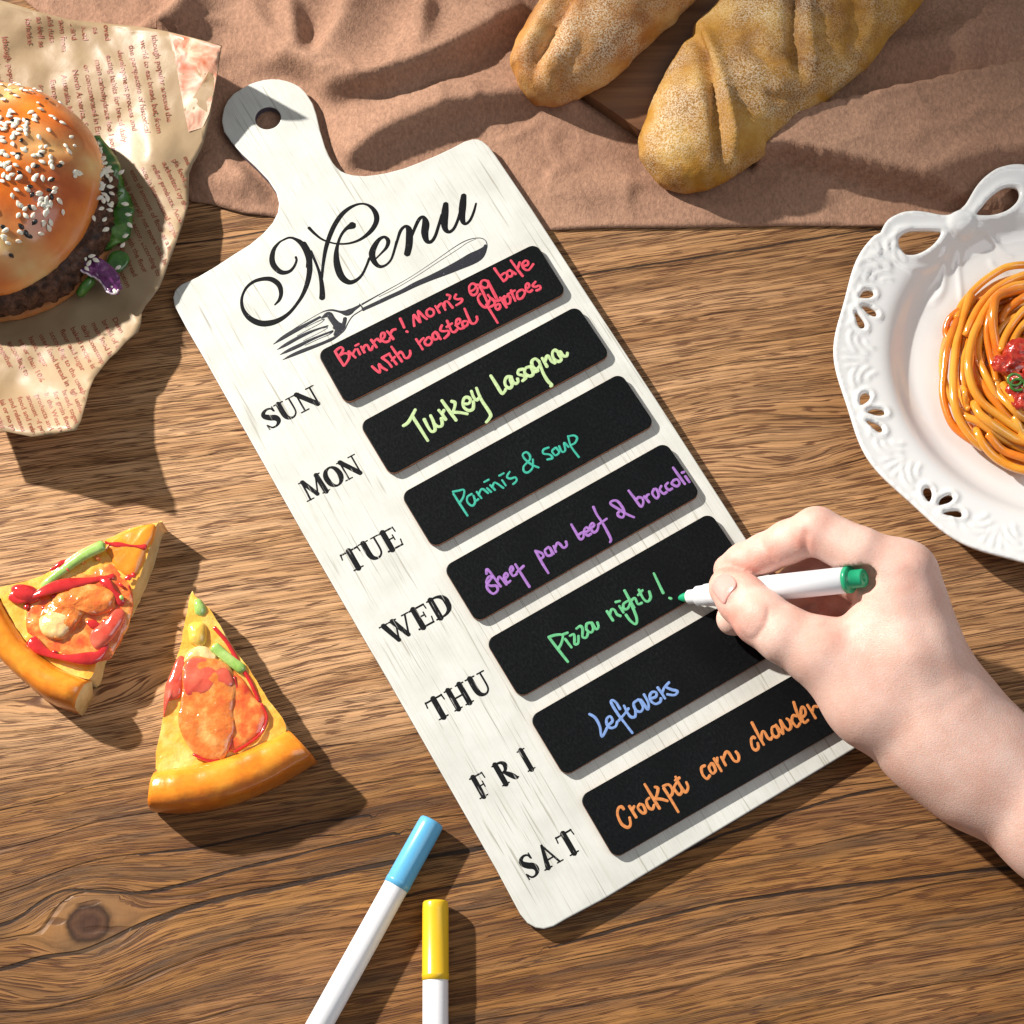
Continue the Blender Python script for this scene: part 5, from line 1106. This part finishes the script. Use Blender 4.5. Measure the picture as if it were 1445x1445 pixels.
# ================================================================ NOODLES
def build_pasta():
    rnd = random.Random(11); cpx = (1488, 532); c = U(*cpx, 6); c0 = np.array([c[0], c[1], 4.4])
    root = empty('sauced_noodles', c0); tag(root, 'swirled heap of orange tomato noodles with red sauce and green onion on the plate', 'pasta')
    mats_ = []
    for i, (a_, b_) in enumerate((((.80, .27, .012), (.88, .42, .05)), ((.80, .27, .012), (.86, .42, .06)), ((.70, .14, .008), (.82, .30, .02)))):
        mm = glossy('noodle_%d' % i, [(.3, a_), (.7, b_)], 60, .14, .9, .35, .00008, 300); mats_.append(mm)
    oB, sB = (1300, 350), 4.25
    traced = [([(680,100),(616,105),(540,115),(480,130),(380,190),(300,265),(240,345),(215,420)], 7.5, 1.6), ([(215,430),(180,520),(150,620),(140,720),(132,850),(150,960),(190,1060),(260,1130),(370,1200)], 7, 1.6),
     ([(680,150),(600,165),(510,200),(430,255),(350,350),(300,440),(270,520)], 10, 1.65), ([(300,270),(270,360),(245,450),(215,560),(200,680),(190,800),(195,930),(230,1040),(300,1130),(380,1190)], 9, 1.75),
     ([(680,200),(560,215),(470,265),(400,350),(350,440),(310,530),(285,640),(280,740),(310,850),(370,930),(470,1000),(600,1080),(680,1120)], 13, 1.75),
     ([(620,230),(530,260),(450,300),(430,380),(430,470),(450,560),(470,630),(480,700)], 15.5, 1.9), ([(680,260),(600,310),(520,360),(480,440)], 14, 1.7), ([(680,330),(610,380),(550,450),(500,540),(480,620)], 16, 1.6), ([(680,400),(610,460),(560,540),(540,600)], 17.5, 1.5),
     ([(385,470),(350,560),(350,660),(380,760),(430,860),(470,950)], 12.5, 1.6), ([(340,560),(330,680),(345,780),(400,880),(470,960),(560,1040),(680,1090)], 11.5, 1.6),
     ([(235,960),(270,1010),(340,1050),(430,1110),(540,1160),(680,1200)], 9.5, 1.75), ([(320,920),(350,1000),(420,1060),(510,1110),(600,1150),(680,1170)], 12.5, 1.8), ([(330,1090),(350,1150),(400,1210),(480,1270),(580,1320),(680,1345)], 8.5, 1.8), ([(400,1120),(470,1190),(560,1240),(680,1290)], 10.5, 1.7),
     ([(175,560),(150,500),(165,430),(215,385),(260,350)], 6.2, 1.4), ([(460,780),(470,860),(520,940),(580,1000),(680,1040)], 14.5, 1.6), ([(500,800),(530,880),(590,960),(680,1000)], 16.5, 1.7), ([(255,820),(262,900),(290,960)], 11.5, 1.2), ([(480,260),(440,340),(405,420),(395,520),(420,640),(440,720),(450,800)], 13.5, 1.5), ([(560,1020),(600,1090),(640,1150),(700,1200)], 12., 1.6)]
    mb = glossy('sauce_pool', [(.3, (.55, .09, .008)), (.7, (.72, .20, .02))], 90, .18, .8, .3)
    V, F = pillow(ell(1.0, -1.5, 39.5, 38.5, 0, 16, .03, 3), .3, 12.0, p=2.2, nz=1.2, nscale=7, seed=5, base=-.2); mesh('sauce_layer', V, F, mb, root)
    for i, (pts, z, r) in enumerate(traced):
        P = cr(np.array([list(U(oB[0]+p[0]/sB, oB[1]+p[1]/sB, z+4.4)[:2]) for p in pts]), 6)-c0[:2]
        t = np.linspace(0, 1, len(P)); zz = z+1.2*np.sin(t*7+i)-2.5*np.abs(t-.5)**2*4*.4
        V, F = tube(np.c_[P, zz], r*.93, 12); mesh('noodle', V, F, mats_[(i*2+i//3) % 3], root)
    for i in range(130):
        R_ = rnd.uniform(7, 41.5); lay_ = rnd.random(); zmax = 15*(1-(R_/47)**2)+2; z = .6+zmax*lay_*.88
        a0 = rnd.uniform(0, 6.28); span = rnd.uniform(1.1, 2.6); n = 34; t = np.linspace(0, 1, n); a = a0+span*t; e = rnd.uniform(-4, 4)
        rr = np.clip(R_+e*np.sin(t*3+i)+1.5*np.sin(t*7+i*2), 3, 42.5); zz = z+1.3*np.sin(t*5+i)
        off = rnd.uniform(-2, 2); V, F = tube(np.c_[rr*np.cos(a)+off, rr*np.sin(a)-off, np.maximum(zz, 1.8)], rnd.uniform(1.35, 1.6), 10); mesh('noodle', V, F, mats_[i % 3], root)
    sm_ = glossy('thick_red_sauce', [(.3, (.34, .008, .004)), (.55, (.52, .03, .012)), (.78, (.68, .16, .07))], 420, .16, 1., .25, .0011, 520)
    def lump(cx, cy, r, z, seed, name='sauce_clump'):
        n, m = 40, 22; V = []; F = []; W_ = U(cx, cy, z+4.4)-c0
        for i in range(m):
            ph = math.pi*i/(m-1)
            for k in range(n): a = 2*math.pi*k/n; V.append((r[0]*math.sin(ph)*math.cos(a), r[1]*math.sin(ph)*math.sin(a), r[2]*math.cos(ph)))
        V = np.array(V); d = V/(np.linalg.norm(V, axis=1)[:, None]+1e-9); V += d*(vnoise(V, 4., seed, 4)*1.7+vnoise(V, 1.3, seed+5, 2)*.5)[:, None]; V += [W_[0], W_[1], z]
        for i in range(m-1):
            for k in range(n): k2 = (k+1) % n; F.append((i*n+k, (i+1)*n+k, (i+1)*n+k2, i*n+k2))
        mesh(name, V, F, sm_, root)
    lump(1424, 515, (6.5, 4.8, 3.0), 18, 1.); lump(1445, 500, (8, 6, 3.4), 18.5, 3.); lump(1441, 552, (5, 7, 3.0), 18, 6.); lump(1475, 520, (10, 9, 4), 18, 9.)
    gm = glossy('green_onion', [(.3, (.02, .11, .008)), (.7, (.12, .30, .04))], 200, .25, .6, .3, .0002, 300, (.3, 1, .2))
    for (u, v, z, ang) in ((1432, 536, 21.5, .3), (1436, 543, 21.2, -.5)):
        W_ = U(u, v, z+4.4)-c0; t = np.linspace(0, 2*math.pi*.94, 26); V, F = tube(np.c_[W_[0]+2.5*np.cos(t+ang), W_[1]+2.1*np.sin(t+ang), z+.5*np.sin(t)], .55, 8); mesh('green_onion_ring', V, F, gm, root)
build_pasta()
# ================================================================ GREEN MARKER IN THE HAND
MK_A = U(957.5, 844, 7.05); MK_B = U(1220, 815.5, 54.)
def build_green_marker():
    root = empty('open_marker'); tag(root, 'white marker with green tip and green end plug, held in the hand and writing', 'marker'); orient(root, MK_A, MK_B)
    Lm = float(np.linalg.norm(MK_B-MK_A))
    V, F = lathe([(0, 0), (.7, .25), (1.25, 1.2), (1.75, 2.8), (1.95, 4.4), (1.95, 6.0), (0, 6.0)], 24); mesh('nib', V, F, grn_pl, root)
    V, F = lathe([(1.6, 4.3), (2.35, 4.3), (2.6, 4.7), (2.7, 7.6), (3.1, 8.2), (3.65, 8.5), (3.75, 11.5), (4.1, 12.2), (4.2, 15), (4.5, 16.2), (4.6, 18), (4.6, Lm-6.6), (3.8, Lm-6.5)]); mesh('barrel', V, F, white_pl, root)
    V, F = lathe([(3.9, Lm-6.9), (4.72, Lm-6.7), (4.75, Lm-5.4), (4.3, Lm-5.1), (3.25, Lm-5.0), (3.2, Lm-.5), (2.9, Lm-.05), (.8, Lm), (.7, Lm-.4), (0, Lm-.4)]); mesh('end_plug', V, F, grn_pl, root)
build_green_marker()

# ================================================================ HAND: one continuous surface grown from a distance field
CH = {
 'palm': [[(1640,1258,32,23),(1500,1160,28,21.2),(1397,1086,26,19.0),(1345,1022,28,17.6)],
          [(1368,1062,27,15),(1308,965,33,11.8),(1283,865,41,10.5)], [(1362,1055,29,17),(1290,925,40,15),(1273,812,46,11.6)],
          [(1370,1065,24,16),(1302,960,26,12),(1280,905,28,11)], [(1370,1075,20,15),(1300,1010,19,12),(1285,955,17,10)],
          [(1380,1085,26,18.5),(1312,1040,28,17.6),(1242,990,32,15.0),(1162,924,36,11.8)], [(1225,985,32,13),(1240,922,37,12.0),(1258,850,43,11)]],
 'index': [[(1272,813,46,11.0),(1215,782,49,9.0),(1152,749,47,8.1),(1112,765,39,7.4),(1079,781,32,7.0),(1050,793,27,6.6),(1029,804,23.5,5.7)]],
 'thumb': [[(1162,922,36,11.6),(1108,896,36.5,10.0),(1074,872,35,9.6),(1048,846,30.5,8.9),(1030,829,26.8,7.6)]],
 'middle': [[(1290,862,40,10),(1235,825,35,9.3),(1172,802,28,8.4),(1130,825,21.5,7.8),(1095,848,18,7.3),(1060,864,16,6.9),(1035,873,14.9,6.2)]],
 'ring': [[(1290,905,28,11),(1240,865,24,9.2),(1192,838,20.5,8.4),(1168,862,17,7.9),(1152,885,16,7.4),(1160,925,15.5,6.8)]],
 'pinky': [[(1285,955,18,10),(1245,925,17,8.4),(1210,915,16,7.8),(1195,945,15.5,7.2),(1200,965,15,6.6)]],
}
def smin(a, b_, k):
    h = np.clip(.5+.5*(b_-a)/k, 0, 1); return b_+(a-b_)*h-k*h*(1-h)
CHW = {g: [[(U(u, v, z), r) for u, v, z, r in ch] for ch in chs] for g, chs in CH.items()}
def chain_d(P, ch, k=1.2):
    d = None
    for (a, ra), (b_, rb) in zip(ch[:-1], ch[1:]):
        ab = b_-a; t = np.clip(((P-a)@ab)/(ab@ab), 0, 1); dd = np.linalg.norm(P-a-t[:, None]*ab, axis=1)-(ra+(rb-ra)*t)
        d = dd if d is None else smin(d, dd, k)
    return d
def hand_raw(P):
    palm = None
    for ch in CHW['palm']:
        d = chain_d(P, ch, 6.); palm = d if palm is None else smin(palm, d, 9.)
    res = None
    for g, k in (('index', 6.), ('thumb', 5.), ('middle', 4.), ('ring', 4.), ('pinky', 4.)):
        f = smin(palm, chain_d(P, CHW[g][0], 2.2), k); res = f if res is None else smin(res, f, .9)
    return res
def cast(u, v, f, z0=75., z1=5.):
    zs = np.arange(z0, z1, -.5); P = np.array([U(u, v, z) for z in zs]); d = f(P); i = np.argmax(d < 0)
    if d[i] >= 0: return None
    if i == 0: return P[0]
    t = d[i-1]/(d[i-1]-d[i]); return P[i-1]+(P[i]-P[i-1])*t
CREASES = []   # (polyline world, depth, width)
def crease(pts, depth, width):
    Q = [cast(u, v, hand_raw) for u, v in pts]; Q = [q_ for q_ in Q if q_ is not None]
    if len(Q) > 1: CREASES.append((np.array(Q), depth, width))
crease([(1085,858),(1084,872),(1078,886),(1068,899)], .85, .75); crease([(1093,862),(1090,880),(1080,900)], .3, .9); crease([(1048,893),(1056,903),(1068,902)], .35, .8)
crease([(1073,766),(1083,778),(1093,791)], .9, 1.0); crease([(1137,752),(1136,765),(1138,780)], 1.1, 1.2); crease([(1066,770),(1074,784),(1082,800)], .3, .8)
crease([(1146,718),(1150,724)], .2, 1.0); crease([(1168,879),(1185,882),(1200,880),(1214,878)], .5, 1.0); crease([(1160,882),(1180,888),(1202,889)], .35, .8)
crease([(1330,1000),(1350,985),(1372,975)], .25, 2.5); crease([(1041,819),(1043,829),(1036,840),(1028,849),(1022,853),(1016,850)], .55, .55); crease([(1041,819),(1034,811),(1024,808)], .35, .5); crease([(1040,826),(1045,836),(1036,848),(1026,852)], .4, .8)
def pdist3(P, Q):
    best = np.full(len(P), 1e9)
    for a, b_ in zip(Q[:-1], Q[1:]):
        ab = b_-a; t = np.clip(((P-a)@ab)/(ab@ab+1e-9), 0, 1); best = np.minimum(best, np.linalg.norm(P-a-t[:, None]*ab, axis=1))
    return best
# knuckle and tendon relief: (u, v, lift, width)
BUMPS = [(1283,797,.9,5.5),(1309,803,.6,6),(1150,733,.5,4.5),(1075,868,.3,5)]
BW = []
for u, v, a_, w_ in BUMPS:
    q_ = cast(u, v, hand_raw)
    if q_ is not None: BW.append((q_, a_, w_))
TEND = [([(1283,815),(1300,880),(1330,960)], -.35, 3.5), ([(1258,860),(1280,930),(1310,990)], .35, 5), ([(1245,880),(1225,930),(1235,980)], -.6, 7), ([(1215,905),(1250,960),(1290,1010)], -.3, 6)]
TW = [(np.array([q_ for q_ in (cast(u, v, hand_raw) for u, v in pts) if q_ is not None]), a_, w_) for pts, a_, w_ in TEND]
def hand_f(P):
    d = hand_raw(P)
    m = np.abs(d) < 4
    Pm = P[m]; dm = d[m]
    for Q, dep, wd in CREASES: dm = dm+dep*np.exp(-(pdist3(Pm, Q)/wd)**2)
    for q_, a_, w_ in BW: dm = dm-a_*np.exp(-(np.linalg.norm(Pm-q_, axis=1)/w_)**2)
    for Q, a_, w_ in TW: dm = dm-a_*np.exp(-(pdist3(Pm, Q)/w_)**2)
    # the marker presses into the skin
    ab = MK_B-MK_A; t = np.clip(((Pm-MK_A)@ab)/(ab@ab), 0, 1); mk = np.linalg.norm(Pm-MK_A-t[:, None]*ab, axis=1)-4.66
    dm = np.maximum(dm, -mk)
    d = d.copy(); d[m] = dm; return d
def surface_nets(f, lo, hi, h):
    xs, ys, zs = [np.arange(a, b_+h, h) for a, b_ in zip(lo, hi)]; nx, ny, nz = len(xs), len(ys), len(zs)
    D = np.empty((nx, ny, nz))
    YY, ZZ = np.meshgrid(ys, zs, indexing='ij'); yz = np.c_[YY.ravel(), ZZ.ravel()]
    for i0 in range(0, nx, 12):
        sl = xs[i0:i0+12]; P = np.concatenate([np.c_[np.full(len(yz), x_), yz] for x_ in sl]); D[i0:i0+len(sl)] = f(P).reshape(len(sl), ny, nz)
    s = D < 0; C8 = [(i, j, k) for i in (0, 1) for j in (0, 1) for k in (0, 1)]
    sub = lambda A_, o: A_[o[0]:nx-1+o[0], o[1]:ny-1+o[1], o[2]:nz-1+o[2]]
    cnt = sum(sub(s, o).astype(int) for o in C8); act = (cnt > 0) & (cnt < 8); ids = -np.ones(act.shape, int); ids[act] = np.arange(act.sum())
    I = np.argwhere(act); acc = np.zeros((len(I), 3)); n = np.zeros(len(I))
    for a in C8:
        for ax in range(3):
            if a[ax]: continue
            b_ = list(a); b_[ax] = 1
            da = D[I[:, 0]+a[0], I[:, 1]+a[1], I[:, 2]+a[2]]; db = D[I[:, 0]+b_[0], I[:, 1]+b_[1], I[:, 2]+b_[2]]; m = (da < 0) != (db < 0)
            t = np.where(m, da/np.where(m, da-db, 1), 0); p = np.tile(np.array(a, float), (len(I), 1)); p[:, ax] += t
            acc[m] += p[m]; n[m] += 1
    V = np.array([xs[0], ys[0], zs[0]])+(I+acc/n[:, None])*h; F = []
    for ax in range(3):
        o = [0, 0, 0]; o[ax] = 1; A_ = s[:nx-o[0], :ny-o[1], :nz-o[2]]; B_ = s[o[0]:, o[1]:, o[2]:]; E_ = np.argwhere(A_ != B_)
        u_, v_ = (ax+1) % 3, (ax+2) % 3
        E_ = E_[(E_[:, u_] > 0) & (E_[:, v_] > 0) & (E_[:, u_] < [nx, ny, nz][u_]-1) & (E_[:, v_] < [nx, ny, nz][v_]-1)]
        fl = A_[E_[:, 0], E_[:, 1], E_[:, 2]]
        def g(du, dv): q_ = E_.copy(); q_[:, u_] -= du; q_[:, v_] -= dv; return ids[q_[:, 0], q_[:, 1], q_[:, 2]]
        Q = np.c_[g(1, 1), g(0, 1), g(0, 0), g(1, 0)]; Q[~fl] = Q[~fl][:, ::-1]; F.append(Q[(Q >= 0).all(1)])
    return V, np.vstack(F)
def build_hand():
    pts = np.array([q_ for chs in CHW.values() for ch in chs for q_, r in ch]); lo = pts.min(0)-[14, 14, 14]; hi = pts.max(0)+[2, 16, 16]; lo[2] = 0.5
    lo[1] = max(lo[1], -185)
    V, F = surface_nets(hand_f, lo, hi, .95)
    # relax the grid pattern a little along the surface
    nv = len(V); E_ = np.vstack([F[:, [0, 1]], F[:, [1, 2]], F[:, [2, 3]], F[:, [3, 0]]])
    for it, lam in enumerate((.5, -.45, .5, -.45)):
        S_ = np.zeros((nv, 3)); c_ = np.zeros(nv)
        for a, b_ in ((0, 1), (1, 0)):
            for k in range(3): S_[:, k] += np.bincount(E_[:, a], V[E_[:, b_], k], nv)
            c_ += np.bincount(E_[:, a], minlength=nv)
        V = V+lam*(S_/np.maximum(c_, 1)[:, None]-V)
    c0 = np.array([V[:, 0].mean(), V[:, 1].mean(), 0.])
    skin = mat('skin', rough=.48, spec=.4, sss=.28, sss_rad=(1, .35, .2), sss_scale=.0035); b = NB(skin)
    red = b.attr('redness'); n0 = b.noise(b.coord('Object', (90, 90, 90)), 1., 4., .6); n1 = b.noise(b.coord('Object', (1500, 1500, 1500)), 1., 3., .6)
    vo = b.n('ShaderNodeTexVoronoi', feature='DISTANCE_TO_EDGE'); b.l(b.coord('Object', (900, 1300, 900), rot=(0, 0, .7)), vo.inputs['Vector']); vo.inputs['Scale'].default_value = 1.
    base = b.ramp(n0, [(.28, (.71, .42, .33)), (.72, (.82, .56, .47))]); c = b.mix(red, base, (.66, .235, .175)); c = b.mix(1., c, b.ramp(n1, [(.3, .93), (.7, 1.05)]), 'MULTIPLY'); b.col(c)
    hgt = b.math('ADD', b.math('MULTIPLY', b.ramp(vo.outputs['Distance'], [(0., 0.), (.12, 1.)]), .35), b.math('ADD', n1, b.math('MULTIPLY', n0, .6)))
    b.nor(b.bump(hgt, .0002, .5))
    o = mesh('person', V-c0, F.tolist(), skin, loc=c0)
    tag(o, 'bare right hand and forearm reaching in from the right, pinching the green marker', 'person')
    R_ = np.zeros(len(V))
    for (u, v, a_, w_) in ((1022,828,.55,8),(1030,800,.75,8),(1060,795,.6,9),(1034,874,.9,9),(1076,880,.25,7),(1150,730,.25,8),(1136,768,.7,6),(1088,785,.55,6),(1283,800,.28,10),(1155,860,.8,13),(1190,880,.35,9),(1232,945,.22,9),(1130,800,.6,14),(1310,805,.2,9),(1205,870,.3,10)):
        q_ = cast(u, v, hand_raw, 75, 8)
        if q_ is not None: R_ = np.maximum(R_, a_*np.exp(-(np.linalg.norm(V-q_, axis=1)/w_)**2))
    R_ = np.clip(R_*(.8+.4*vnoise(V, 5., 3., 2))+.05*vnoise(V, 12, 8., 2), 0, 1); fattr(o, 'redness', R_)
    # thumbnail
    NP = cr([(U_[0]/5.558+960, U_[1]/5.558+700) for U_ in [(243,715),(262,660),(310,622),(365,610),(412,632),(440,672),(438,712),(405,757),(372,800),(350,842),(325,838),(285,795),(252,750)]], 3, True)
    V2, F2, bd = cdt(NP, (), 1.3); Z = []
    cen = NP.mean(0); dE, _, _ = seg_dist(V2[:, 0], V2[:, 1], NP, True)
    for (u, v), de in zip(V2, dE):
        q_ = cast(u, v, hand_raw); 
        if q_ is None: q_ = cast(u+(cen[0]-u)*.25, v+(cen[1]-v)*.25, hand_raw)
        Z.append(q_+np.array([0, 0, -.12+.55*min(1, de/1.8)]))
    nm = mat('nail', (.74, .38, .33), rough=.2, coat=.6, sss=.3, sss_rad=(1, .4, .3), sss_scale=.002)
    Z = np.array(Z)-c0; mesh('fingernail', Z, [tuple(reversed(f)) for f in F2], nm, o)
build_hand()
